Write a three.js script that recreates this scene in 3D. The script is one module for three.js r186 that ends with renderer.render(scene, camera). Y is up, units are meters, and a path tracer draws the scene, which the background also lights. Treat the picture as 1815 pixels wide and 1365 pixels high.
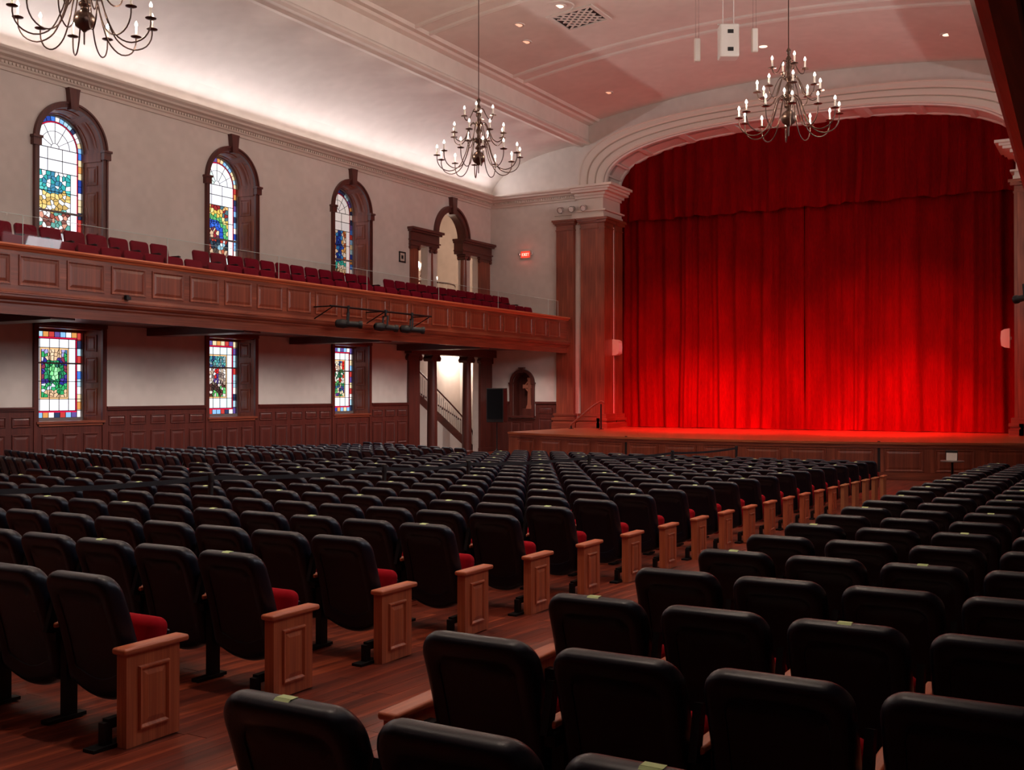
import * as THREE from 'three';
import { mergeGeometries, toCreasedNormals } from 'three/addons/utils/BufferGeometryUtils.js';
import { RectAreaLightUniformsLib } from 'three/addons/lights/RectAreaLightUniformsLib.js';
import { RoundedBoxGeometry } from 'three/addons/geometries/RoundedBoxGeometry.js';
import { FontLoader } from 'three/addons/loaders/FontLoader.js';
import { TextGeometry } from 'three/addons/geometries/TextGeometry.js';

// ---------------------------------------------------------------- camera, sky, lights, exposure
const scene = new THREE.Scene();
const D2R = Math.PI / 180;
const camera = new THREE.PerspectiveCamera(39.46, 1815 / 1365, 0.05, 200);
camera.rotation.order = 'YXZ';
camera.position.set(0, 1.653, 0);
camera.rotation.set(0.43 * D2R, 30.04 * D2R, 0);
camera.updateMatrixWorld(true); camera.updateProjectionMatrix();
scene.add(camera);
const renderer = new THREE.WebGLRenderer();
renderer.toneMapping = THREE.LinearToneMapping;
renderer.toneMappingExposure = 1.0;
renderer.shadowMap.enabled = true;
RectAreaLightUniformsLib.init();
const SKY = new THREE.Color().setRGB(1.55, 1.53, 1.62);      // overcast daylight
scene.background = SKY;

const CX = -10.5;                                            // the hall's axis
const LWX = -23.0, RWX = 2 * CX - LWX;                       // inner faces of the side walls
const ZS = -38.0;                                            // face of the stage wall
const mir = x => 2 * CX - x;
const floorY = z => 0.0285 * Math.max(z, -26);
const STAGE = 0.29, FRONTY = -0.741;

const COVE = 40, FLOOD = 29, COVECOL = new THREE.Color().setRGB(0.97, 0.97, 1.02);
function areaLight(pos, target, w, h, color, intensity) {
  const l = new THREE.RectAreaLight(color, intensity, w, h);
  l.position.set(...pos); l.lookAt(...target); scene.add(l); return l;
}
// the two cove strips lie in the trough on top of the cornice; lookAt turns the light's front to the target
for (const s of [-1, 1]) areaLight([CX + s * 12.17, 9.74, -17], [CX + s * 10.17, 11.1, -17], 41, 0.09, COVECOL, COVE);
// narrow floods in the same troughs throw across under the lip onto the middle of the vault
const FLOODZ = []; for (let z = 0; z > -37.5; z -= 1.9) FLOODZ.push(z);
for (const s of [-1, 1]) for (const z of FLOODZ) { const l = new THREE.SpotLight(new THREE.Color().setRGB(1, 0.9, 0.82), FLOOD, 0, 0.34, 1, 2); l.position.set(CX + s * 12.2, 9.75, z); l.target.position.set(CX + s * 3, 11.75, z); l.castShadow = true; l.shadow.radius = 2; scene.add(l); scene.add(l.target); }
// daylight through the upper windows of the right-hand wall (outside the frame)
const RWIN = [-6.6, -12.13, -17.7, -23.25, -28.85];
const DOWN = 85;                                              // each recessed downlight, candela
const DAY = new THREE.Color().setRGB(0.96, 0.97, 1.02);
for (const z of RWIN) areaLight([RWX - 0.85, 6.6, z], [RWX - 5, 4.3, z], 1.6, 3.4, DAY, 9);

// ---------------------------------------------------------------- helpers
let seedV = 12345;
const rnd = () => { seedV = (seedV * 1664525 + 1013904223) >>> 0; return seedV / 4294967296; };
const reseed = n => { seedV = n >>> 0; };
const used = new Map();
function numbered(n) { const k = used.get(n) || 0; used.set(n, k + 1); return k ? n + '_' + String(k).padStart(3, '0') : n; }
function norm(g) {
  if (g.index) g = g.toNonIndexed();
  for (const k of Object.keys(g.attributes)) if (!['position', 'normal', 'uv'].includes(k)) g.deleteAttribute(k);
  if (!g.attributes.normal) g.computeVertexNormals();
  return g;
}
// uv in metres, grain along the given axis
function uvm(g, grain = 'y') {
  g = norm(g);
  const p = g.attributes.position, n = g.attributes.normal, uv = new Float32Array(p.count * 2), ax = 'xyz'.indexOf(grain);
  for (let i = 0; i < p.count; i += 3) {
    const N = [0, 0, 0];
    for (let j = 0; j < 3; j++) { N[0] += Math.abs(n.getX(i + j)); N[1] += Math.abs(n.getY(i + j)); N[2] += Math.abs(n.getZ(i + j)); }
    const d = N.indexOf(Math.max(...N));
    let al = ax, ac;
    if (d === ax) { al = (ax + 1) % 3; ac = (ax + 2) % 3; } else ac = 3 - d - ax;
    for (let j = 0; j < 3; j++) {
      const q = [p.getX(i + j), p.getY(i + j), p.getZ(i + j)];
      uv[(i + j) * 2] = q[ac]; uv[(i + j) * 2 + 1] = q[al];
    }
  }
  g.setAttribute('uv', new THREE.BufferAttribute(uv, 2));
  return g;
}
const mg = list => list.length === 1 ? norm(list[0]) : mergeGeometries(list.map(norm));
function bx(w, h, d, x = 0, y = 0, z = 0, rot) {
  const g = new THREE.BoxGeometry(w, h, d);
  if (rot) g.applyMatrix4(new THREE.Matrix4().makeRotationFromEuler(new THREE.Euler(...rot)));
  g.translate(x, y, z); return norm(g);
}
const bb = (x0, x1, y0, y1, z0, z1) => bx(Math.abs(x1 - x0), Math.abs(y1 - y0), Math.abs(z1 - z0), (x0 + x1) / 2, (y0 + y1) / 2, (z0 + z1) / 2);
function cyl(r0, r1, h, x, y, z, seg = 16) { const g = new THREE.CylinderGeometry(r1, r0, h, seg); g.translate(x, y + h / 2, z); return norm(g); }
function lathe(pts, seg = 24, x = 0, y = 0, z = 0) { const g = new THREE.LatheGeometry(pts.map(p => new THREE.Vector2(p[0], p[1])), seg); g.translate(x, y, z); return norm(g); }
function tube(pts, r, n = 16, rs = 6) { return norm(new THREE.TubeGeometry(new THREE.CatmullRomCurve3(pts.map(p => new THREE.Vector3(...p))), n, r, rs)); }
function bar(a, b, r, rs = 6) {
  const A = new THREE.Vector3(...a), B = new THREE.Vector3(...b), g = new THREE.CylinderGeometry(r, r, A.distanceTo(B), rs);
  g.applyQuaternion(new THREE.Quaternion().setFromUnitVectors(new THREE.Vector3(0, 1, 0), B.clone().sub(A).normalize()));
  g.translate((A.x + B.x) / 2, (A.y + B.y) / 2, (A.z + B.z) / 2); return norm(g);
}
function flatBar(a, b, w, d) {                                // rectangular bar in the local xy plane
  const dx = b[0] - a[0], dy = b[1] - a[1], L = Math.hypot(dx, dy), g = new THREE.BoxGeometry(L + w * 0.6, w, d);
  g.rotateZ(Math.atan2(dy, dx)); g.translate((a[0] + b[0]) / 2, (a[1] + b[1]) / 2, a[2] || 0); return norm(g);
}
// closed profile swept straight: pts are [a, b], fn(a, b, t) gives the point
function prism(pts, t0, t1, fn, crease = 0.5, steps = 1) {
  const c = THREE.ShapeUtils.triangulateShape(pts.map(p => new THREE.Vector2(...p)), []), pos = [];
  const push = (...v) => { for (const q of v) pos.push(...q); };
  for (let k = 0; k < steps; k++) {
    const ta = t0 + (t1 - t0) * k / steps, tb = t0 + (t1 - t0) * (k + 1) / steps;
    for (let i = 0; i < pts.length; i++) {
      const p = pts[i], q = pts[(i + 1) % pts.length];
      const A = fn(...p, ta), B = fn(...q, ta), C = fn(...q, tb), E = fn(...p, tb);
      push(A, B, C, A, C, E);
    }
  }
  for (const [i, j, k] of c) { push(fn(...pts[i], t0), fn(...pts[k], t0), fn(...pts[j], t0)); push(fn(...pts[i], t1), fn(...pts[j], t1), fn(...pts[k], t1)); }
  let g = new THREE.BufferGeometry();
  g.setAttribute('position', new THREE.Float32BufferAttribute(pos, 3));
  // outward winding
  let vol = 0; const P = g.attributes.position, a = new THREE.Vector3(), b = new THREE.Vector3(), d = new THREE.Vector3();
  for (let i = 0; i < P.count; i += 3) { a.fromBufferAttribute(P, i); b.fromBufferAttribute(P, i + 1); d.fromBufferAttribute(P, i + 2); vol += a.dot(b.clone().cross(d)); }
  if (vol < 0) for (let i = 0; i < P.count; i += 3) { const x = P.getX(i + 1), y = P.getY(i + 1), z = P.getZ(i + 1); P.setXYZ(i + 1, P.getX(i + 2), P.getY(i + 2), P.getZ(i + 2)); P.setXYZ(i + 2, x, y, z); }
  g.computeVertexNormals();
  if (crease > 0) g = toCreasedNormals(g, crease);
  g.setAttribute('uv', new THREE.BufferAttribute(new Float32Array(P.count * 2), 2));
  return norm(g);
}
const alongZ = (x, y, t) => [x, y, t], alongX = (z, y, t) => [t, y, z];
function extr(shape, d, z = 0, curve = 20) { const g = new THREE.ExtrudeGeometry(shape, { depth: d, bevelEnabled: false, curveSegments: curve }); g.translate(0, 0, z); return norm(g); }
// raised-and-fielded panel facing +z, back on z = 0
const panelCache = new Map();
function panelGeo(w, h, deep = 1, grain = 'y') {
  const key = [w.toFixed(3), h.toFixed(3), deep, grain].join();
  if (panelCache.has(key)) return panelCache.get(key);
  const m = Math.min(1, Math.min(w, h) / 0.45);
  const R = [[0, 0], [0.006, 0.022], [0.03 * m, 0.022], [0.055 * m, 0.004], [0.065 * m, 0.004], [0.12 * m, 0.016]].map(([i, z]) => [w / 2 - i, h / 2 - i, z * deep]);
  const pos = [], quad = (A, B, C, E) => pos.push(...A, ...B, ...C, ...A, ...C, ...E);
  for (let k = 0; k < R.length - 1; k++) {
    const [a, b, z] = R[k], [c, d, e] = R[k + 1];
    const o = [[-a, -b, z], [a, -b, z], [a, b, z], [-a, b, z]], n = [[-c, -d, e], [c, -d, e], [c, d, e], [-c, d, e]];
    for (let i = 0; i < 4; i++) quad(o[i], o[(i + 1) % 4], n[(i + 1) % 4], n[i]);
  }
  const [a, b, z] = R[R.length - 1]; quad([-a, -b, z], [a, -b, z], [a, b, z], [-a, b, z]);
  let g = new THREE.BufferGeometry(); g.setAttribute('position', new THREE.Float32BufferAttribute(pos, 3)); g.computeVertexNormals();
  g = uvm(g, grain); panelCache.set(key, g); return g;
}
const ONE = ['', 'first', 'second', 'third', 'fourth', 'fifth', 'sixth', 'seventh', 'eighth', 'ninth', 'tenth', 'eleventh', 'twelfth', 'thirteenth', 'fourteenth', 'fifteenth', 'sixteenth', 'seventeenth', 'eighteenth', 'nineteenth', 'twentieth'];
const nth = n => n <= 20 ? ONE[n] : (n < 30 ? 'twenty-' : n < 40 ? (n === 30 ? 'thirtieth' : 'thirty-') : 'fortieth') + (n % 10 ? ONE[n % 10] : '');
function shadows(m) { m.castShadow = true; m.receiveShadow = true; return m; }
function obj(name, geos, m, parent = scene, pos, rot) {
  const o = shadows(new THREE.Mesh(Array.isArray(geos) ? mg(geos) : geos, m));
  o.name = parent === scene ? numbered(name) : name;
  if (pos) o.position.set(...pos); if (rot) o.rotation.set(...rot);
  parent.add(o); return o;
}
function tag(o, label, category, group) { o.userData.label = label; if (category) o.userData.category = category; if (group) o.userData.group = group; return o; }
function thing(name, label, category, pos = [0, 0, 0], turn = 0, group) {
  const o = new THREE.Group(); o.name = numbered(name); o.position.set(...pos); o.rotation.y = turn; scene.add(o);
  return tag(o, label, category, group);
}
function struct(name, label, pos = [0, 0, 0], turn = 0, cat) { const o = thing(name, label, cat || name.split('_')[0], pos, turn); o.userData.kind = 'structure'; return o; }
function structMesh(name, label, geos, m, cat) { const o = obj(name, geos, m); tag(o, label, cat || name.split('_')[0]); o.userData.kind = 'structure'; return o; }
function dup(root, pos, turn, label, group) {
  const r = root.clone(); r.name = numbered(root.name.replace(/_\d\d\d$/, '')); r.userData = { ...root.userData }; scene.add(r);
  r.position.set(...pos); if (turn !== undefined) r.rotation.y = turn; if (label) r.userData.label = label; if (group) r.userData.group = group; return r;
}

// ---------------------------------------------------------------- textures and materials
function noise2(w, h, fx, fy, seed) {                         // tiling value noise
  reseed(seed); const g = new Float32Array(fx * fy); for (let i = 0; i < g.length; i++) g[i] = rnd();
  const o = new Float32Array(w * h), sm = t => t * t * (3 - 2 * t);
  for (let y = 0; y < h; y++) for (let x = 0; x < w; x++) {
    const u = x / w * fx, v = y / h * fy, i = u | 0, j = v | 0, a = sm(u - i), b = sm(v - j), i1 = (i + 1) % fx, j1 = (j + 1) % fy;
    o[y * w + x] = (g[j * fx + i] * (1 - a) + g[j * fx + i1] * a) * (1 - b) + (g[j1 * fx + i] * (1 - a) + g[j1 * fx + i1] * a) * b;
  }
  return o;
}
function dataTex(w, h, fn, srgb, rep) {
  const d = new Uint8Array(w * h * 4);
  for (let i = 0; i < w * h; i++) { const c = fn(i); for (let k = 0; k < 3; k++) d[i * 4 + k] = Math.max(0, Math.min(255, c[k])); d[i * 4 + 3] = 255; }
  const t = new THREE.DataTexture(d, w, h); t.wrapS = t.wrapT = THREE.RepeatWrapping; t.magFilter = THREE.LinearFilter; t.minFilter = THREE.LinearMipmapLinearFilter; t.generateMipmaps = true;
  if (srgb) t.colorSpace = THREE.SRGBColorSpace; if (rep) t.repeat.set(...rep); t.needsUpdate = true; return t;
}
function woodTex(seed, lo, hi, rep, streak = 1) {
  const W = 256, H = 512, a = noise2(W, H, 64, 4, seed), b = noise2(W, H, 128, 16, seed + 1), c = noise2(W, H, 6, 3, seed + 2), d = noise2(W, H, 24, 3, seed + 3);
  return dataTex(W, H, i => {
    let t = 0.35 * c[i] + 0.3 * d[i] + 0.22 * a[i] + 0.13 * b[i]; t = Math.min(1, Math.max(0, (t - 0.5) * 1.7 * streak + 0.5));
    return [0, 1, 2].map(k => lo[k] + (hi[k] - lo[k]) * t);
  }, true, rep);
}
const std = (o) => new THREE.MeshStandardMaterial(o), phy = o => new THREE.MeshPhysicalMaterial(o);
const M = {};
M.wood = phy({ map: woodTex(11, [104, 46, 30], [156, 82, 56], [1.6, 0.5]), roughness: 0.42, clearcoat: 0.25, clearcoatRoughness: 0.25 });
M.darkWood = phy({ map: woodTex(12, [70, 27, 21], [104, 45, 34], [1.6, 0.5]), roughness: 0.45, clearcoat: 0.2, clearcoatRoughness: 0.3 });
M.oak = phy({ map: woodTex(13, [164, 80, 50], [212, 120, 80], [2.4, 0.6]), roughness: 0.4, clearcoat: 0.2, clearcoatRoughness: 0.3 });
const floorMaps = [21, 22, 23, 24].map((s, i) => woodTex(s, [[84, 28, 18], [94, 34, 20], [76, 25, 16], [90, 33, 21]][i], [[146, 62, 36], [154, 68, 40], [132, 54, 32], [146, 62, 38]][i], [2.2, 0.35], 1.7));
M.planks = floorMaps.map(m => phy({ map: m, roughness: 0.38, clearcoat: 0.2, clearcoatRoughness: 0.3 }));
M.floor = M.planks[0];
M.deck = phy({ map: woodTex(31, [138, 68, 42], [182, 102, 64], [1.2, 0.4]), roughness: 0.3, clearcoat: 0.3, clearcoatRoughness: 0.25 });
const pl = noise2(256, 256, 24, 24, 41), pl2 = noise2(256, 256, 5, 5, 42);
M.plaster = std({ map: dataTex(256, 256, i => { const t = 206 + 7 * (pl[i] - .5) + 8 * (pl2[i] - .5); return [t + 4, t - 9, t - 19]; }, true, [0.25, 0.25]), roughness: 0.9 });
M.trim = std({ color: 0xd0c0b2, roughness: 0.6 });
M.ceil = std({ map: dataTex(256, 256, i => { const t = 208 + 6 * (pl[i] - .5) + 8 * (pl2[i] - .5); return [t + 4, t - 9, t - 19]; }, true, [0.2, 0.2]), roughness: 0.92 });
const lth = noise2(256, 256, 90, 90, 51);
M.vinyl = phy({ color: new THREE.Color().setRGB(0.0034, 0.0044, 0.0115), roughness: 0.33, ior: 1.28, specularColor: new THREE.Color(0.7, 0.82, 1.0), bumpMap: dataTex(256, 256, i => [255 * lth[i], 255 * lth[i], 255 * lth[i]], false, [3, 3]), bumpScale: 0.0003, clearcoat: 0.45, clearcoatRoughness: 0.38 });
M.blackMetal = std({ color: 0x0b0b0f, roughness: 0.5, metalness: 0.4 });
M.black = std({ color: 0x08080b, roughness: 0.55 });
M.redFabric = phy({ color: new THREE.Color().setRGB(0.30, 0.003, 0.010), roughness: 0.9, specularIntensity: 0.2, sheen: 0.06, sheenColor: new THREE.Color(0.8, 0.1, 0.1), sheenRoughness: 0.5 });
M.maroon = phy({ color: new THREE.Color().setRGB(0.135, 0.002, 0.012), roughness: 0.9, specularIntensity: 0.2, sheen: 0.02, sheenColor: new THREE.Color(0.5, 0.1, 0.15), sheenRoughness: 0.5 });
const vel = noise2(512, 512, 200, 40, 61), vel2 = noise2(512, 512, 12, 6, 62);
M.velvet = phy({ map: dataTex(512, 512, i => { const t = 0.82 + 0.12 * vel[i] + 0.16 * (vel2[i] - .3); return [124 * t, 2 * t, 5 * t]; }, true, [0.3, 0.2]), roughness: 0.95, specularIntensity: 0.15, sheen: 0.06, sheenColor: new THREE.Color(0.9, 0.05, 0.06), sheenRoughness: 0.45 });
M.tape = std({ color: new THREE.Color().setRGB(0.64, 0.82, 0.40), roughness: 0.7 });
M.brass = std({ color: new THREE.Color().setRGB(0.105, 0.064, 0.05), roughness: 0.3, metalness: 0.85 });
M.candle = std({ color: 0xeee6d8, roughness: 0.6 });
M.bulb = std({ color: 0xffffff, emissive: new THREE.Color().setRGB(1.0, 0.86, 0.74), emissiveIntensity: 7 });
M.coveGlow = std({ color: 0xffffff, emissive: COVECOL, emissiveIntensity: 1.2 });
M.dayGlow = std({ color: 0xffffff, emissive: DAY, emissiveIntensity: 0.8 });
M.lens = std({ color: 0xffffff, emissive: new THREE.Color().setRGB(1, 0.72, 0.5), emissiveIntensity: 1.6 });
M.lensDim = std({ color: 0xffffff, emissive: new THREE.Color().setRGB(1, 0.42, 0.22), emissiveIntensity: 0.9 });
M.lensOff = std({ color: 0xd8d0c8, roughness: 0.4 });
M.chrome = std({ color: 0xb9b2ae, roughness: 0.25, metalness: 0.9 });
M.lead = std({ color: 0x1a1416, roughness: 0.6, metalness: 0.3 });
M.sash = std({ color: 0x7a6a66, roughness: 0.55 });
M.white = std({ color: 0xe6e0da, roughness: 0.5 });
M.whiteBox = std({ color: 0xd9d3cc, roughness: 0.5 });
M.beige = std({ color: 0xc9bba9, roughness: 0.55 });
M.guard = phy({ color: new THREE.Color().setRGB(0.93, 0.96, 0.95), transmission: 1, thickness: 0, roughness: 0.02, ior: 1.5 });
M.glassEdge = phy({ color: new THREE.Color().setRGB(0.55, 0.68, 0.64), roughness: 0.2 });
M.stone = std({ map: woodTex(71, [150, 84, 62], [186, 112, 86], [2, 1]), roughness: 0.8 });
const glassMat = new Map();
function glass(hex) { if (!glassMat.has(hex)) glassMat.set(hex, phy({ color: hex, transmission: 1, thickness: 0, roughness: 0.08, ior: 1.45 })); return glassMat.get(hex); }

// ---------------------------------------------------------------- the shell
{ // floor: raked down to the front, then level
  const f = struct('floor', 'reddish brown hardwood floor sloping down to the stage');
  obj('subfloor', uvm(prism([[5, floorY(5) - 0.006], [-26, floorY(-26) - 0.006], [-39, FRONTY - 0.006], [-39, FRONTY - 0.4], [5, -0.6]], -27.9, RWX + 0.7, alongX, 0), 'z'), M.floor, f);
  const rake = Math.atan(0.0285); let k = 0; reseed(77);
  const lens = [1.4, 1.9, 2.4, 2.9], gg = lens.map(L => uvm(bx(0.1385, 0.012, L - 0.003), 'z'));
  for (let x = -7.4; x < -1.9; x += 0.14) {
    let z = -1.6 - rnd() * 1.6;
    while (z > -12.2) {
      const i = Math.floor(rnd() * 4), L = lens[i]; if (x < -5.3 && z < -6.5) break;
      const b = obj('floor_board', gg[i], M.planks[Math.floor(rnd() * 4)], f, [x, 0.0285 * (z - L / 2) - 0.006 + (rnd() - .5) * 0.001, z - L / 2], [rake * -1, 0, 0]); k++;
      z -= L;
    }
  }
}
const WIN = [17.7, 23.25, 28.85], WH = 0.93, PAL = 35.02;     // window centres as s = -z, half width, arch opening
function archPath(P, c, h, y0, ys) { P.moveTo(c - h, y0); P.lineTo(c + h, y0); P.lineTo(c + h, ys); P.absarc(c, ys, h, 0, Math.PI, false); P.lineTo(c - h, y0); return P; }
{ // left wall with its openings, 0.7 thick beside the windows and 0.3 at the stair hall
  const slab = (a, b) => { const w = new THREE.Shape(); w.moveTo(a, -1.4); w.lineTo(b, -1.4); w.lineTo(b, 9.72); w.lineTo(a, 9.72); w.closePath(); return w; };
  const w = slab(-5, 31.7), v = slab(31.7, 38.7);
  for (const c of WIN) {
    w.holes.push(archPath(new THREE.Path(), c, WH, 4.35, 7.85));
    const p = new THREE.Path(); p.moveTo(c - WH, 0.95); p.lineTo(c + WH, 0.95); p.lineTo(c + WH, 3.36); p.lineTo(c - WH, 3.36); p.closePath(); w.holes.push(p);
  }
  v.holes.push(archPath(new THREE.Path(), PAL, 0.98, 5.0, 7.72));
  for (const [a, b] of [[32.72, 33.42], [36.4, 37.06]]) { const p = new THREE.Path(); p.moveTo(a, 5.0); p.lineTo(b, 5.0); p.lineTo(b, 7.15); p.lineTo(a, 7.15); p.closePath(); v.holes.push(p); }
  { const p = new THREE.Path(); p.moveTo(32.72, -0.76); p.lineTo(37.1, -0.76); p.lineTo(37.1, 3.14); p.lineTo(32.72, 3.14); p.closePath(); v.holes.push(p); }
  const g = uvm(mg([extr(w, 0.7, -0.7, 24), extr(v, 0.3, -0.3, 24)])); g.rotateY(Math.PI / 2); g.translate(LWX, 0, 0);
  structMesh('wall_left', 'warm off white plaster side wall with stained glass windows', g, M.plaster, 'wall');
}
structMesh('wall_right', 'off white plaster side wall beyond the right balcony', uvm(bb(RWX, RWX + 0.7, -1.4, 13.4, -38.7, 5)), M.plaster, 'wall');
structMesh('wall_back', 'off white plaster wall at the rear of the hall', uvm(bb(LWX - 0.7, RWX + 0.7, -1.4, 13.6, 5, 5.5)), M.plaster, 'wall');
RWIN.forEach((z, i) => structMesh('window_' + (7 + i), 'tall daylit window in the right hand wall', uvm(bb(RWX - 0.03, RWX, 4.8, 8.4, z - 0.8, z + 0.8)), M.dayGlow, 'window'));

// proscenium outline
const OPW = 7.3, SPR = 9.78;
function archPt(t, th) {                                      // t = 0 inner edge, 1 outer edge
  const a = OPW + 1.02 * t, b = 1.8 + 0.64 * t, n = 2.55 + 0.5 * t, c = Math.cos(th), s = Math.sin(th);
  return [CX + a * Math.sign(c) * Math.pow(Math.abs(c), 2 / n), SPR + b * Math.pow(Math.abs(s), 2 / n)];
}
const TH = []; for (let i = 0; i <= 72; i++) { const u = i / 72; TH.push(Math.PI * (u - 0.065 * Math.sin(4 * Math.PI * u) * 0.6)); }
{ // stage wall
  const w = new THREE.Shape(); w.moveTo(LWX - 0.7, -1.4); w.lineTo(RWX + 0.7, -1.4); w.lineTo(RWX + 0.7, 13.6); w.lineTo(LWX - 0.7, 13.6); w.closePath();
  const p = new THREE.Path(); p.moveTo(CX - OPW, STAGE - 0.5); p.lineTo(CX + OPW, STAGE - 0.5);
  for (const th of TH) p.lineTo(...archPt(0, th)); p.closePath(); w.holes.push(p);
  w.holes.push(archPath(new THREE.Path(), -21.47, 0.45, 0.72, 2.05));
  const g = uvm(extr(w, 0.5, ZS - 0.5, 20));
  structMesh('wall_front', 'warm off white plaster stage wall pierced by the wide proscenium arch', g, M.plaster, 'wall');
}
structMesh('wall_stage', 'dark painted wall closing the stage behind the curtain', [bb(LWX - 2, RWX + 0.7, -1.4, 13.6, -44.5, -44.2), bb(CX - 11, CX - 10.8, -1.4, 13.6, -44.2, -38.5), bb(CX + 10.8, CX + 11, -1.4, 13.6, -44.2, -38.5), bb(CX - 11, CX + 11, 13.3, 13.6, -44.2, -38.5)], M.black, 'wall');

function grid(rows, crease = 0.6) {                           // rows of points -> surface
  const pos = [];
  for (let i = 0; i < rows.length - 1; i++) for (let j = 0; j < rows[i].length - 1; j++) {
    const A = rows[i][j], B = rows[i][j + 1], C = rows[i + 1][j + 1], E = rows[i + 1][j];
    pos.push(...A, ...B, ...C, ...A, ...C, ...E);
  }
  let g = new THREE.BufferGeometry(); g.setAttribute('position', new THREE.Float32BufferAttribute(pos, 3)); g.computeVertexNormals();
  if (crease) g = toCreasedNormals(g, crease);
  return uvm(g);
}
{ // proscenium arch: stepped white archivolt and coffered soffit
  const A = struct('trim_1', 'stepped white archivolt around the proscenium with a panelled soffit', [0, 0, 0], 0, 'arch');
  const bands = [[0.0, 0.10, 0.30, 0.16], [0.30, 0.155, 0.33, 0.12], [0.33, 0.12, 0.62, 0.19], [0.62, 0.19, 0.66, 0.15], [0.66, 0.15, 0.94, 0.23], [0.94, 0.23, 1.0, 0.22]];
  const strip = (list) => grid(TH.map(th => list.map(([t, z]) => { const q = archPt(t, th); return [q[0], q[1], ZS + z]; })), 0.5);
  obj('archivolt_band', strip([[0, 0], [0, 0.10], [0.08, 0.14], [0.30, 0.14], [0.335, 0.09]]), M.trim, A);
  obj('archivolt_band', strip([[0.335, 0.09], [0.36, 0.16], [0.42, 0.18], [0.62, 0.18], [0.655, 0.12]]), M.trim, A);
  obj('archivolt_band', strip([[0.655, 0.12], [0.68, 0.20], [0.74, 0.23], [0.93, 0.23], [0.96, 0.27], [1.0, 0.27], [1.0, 0]]), M.trim, A);
  const rib = strip => strip;
  obj('soffit', [grid(TH.map(th => { const q = archPt(0, th); return [[q[0], q[1], ZS + 0.1], [q[0], q[1], ZS - 1.5]]; }), 0.5), grid(TH.map(th => { const q = archPt(0.06, th); return [[q[0], q[1], ZS - 1.5], [q[0], q[1], ZS - 0.4]]; }), 0.5)], M.ceil, A);
  const N = 13;                                               // raised frames dividing the soffit into coffers
  const off = (th, d) => { const p = archPt(0, th), q = archPt(0.02, th), L = Math.hypot(q[0] - p[0], q[1] - p[1]) || 1; return [p[0] - (q[0] - p[0]) / L * d, p[1] - (q[1] - p[1]) / L * d]; };
  for (const [za, zb] of [[0.06, -0.16], [-1.28, -1.5]])
    obj('soffit_rail', grid(TH.map(th => { const q = off(th, 0.004), r = off(th, 0.08); return [[q[0], q[1], ZS + za], [r[0], r[1], ZS + za - 0.03], [r[0], r[1], ZS + zb + 0.03], [q[0], q[1], ZS + zb]]; }), 0.4), M.ceil, A);
  for (let k = 1; k < N; k++) {
    const u = k / N, c = Math.PI * (u - 0.065 * Math.sin(4 * Math.PI * u) * 0.6), w = 0.022 + 0.01 * Math.abs(Math.sin(c));
    const q = [-1, -0.7, 0.7, 1].map((s, i) => off(c + s * w, i === 0 || i === 3 ? 0.004 : 0.08));
    obj('soffit_rib', grid([[-0.14], [-1.3]].map(([z]) => q.map(p => [p[0], p[1], ZS + z])), 0.3), M.ceil, A);
  }
}
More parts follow.
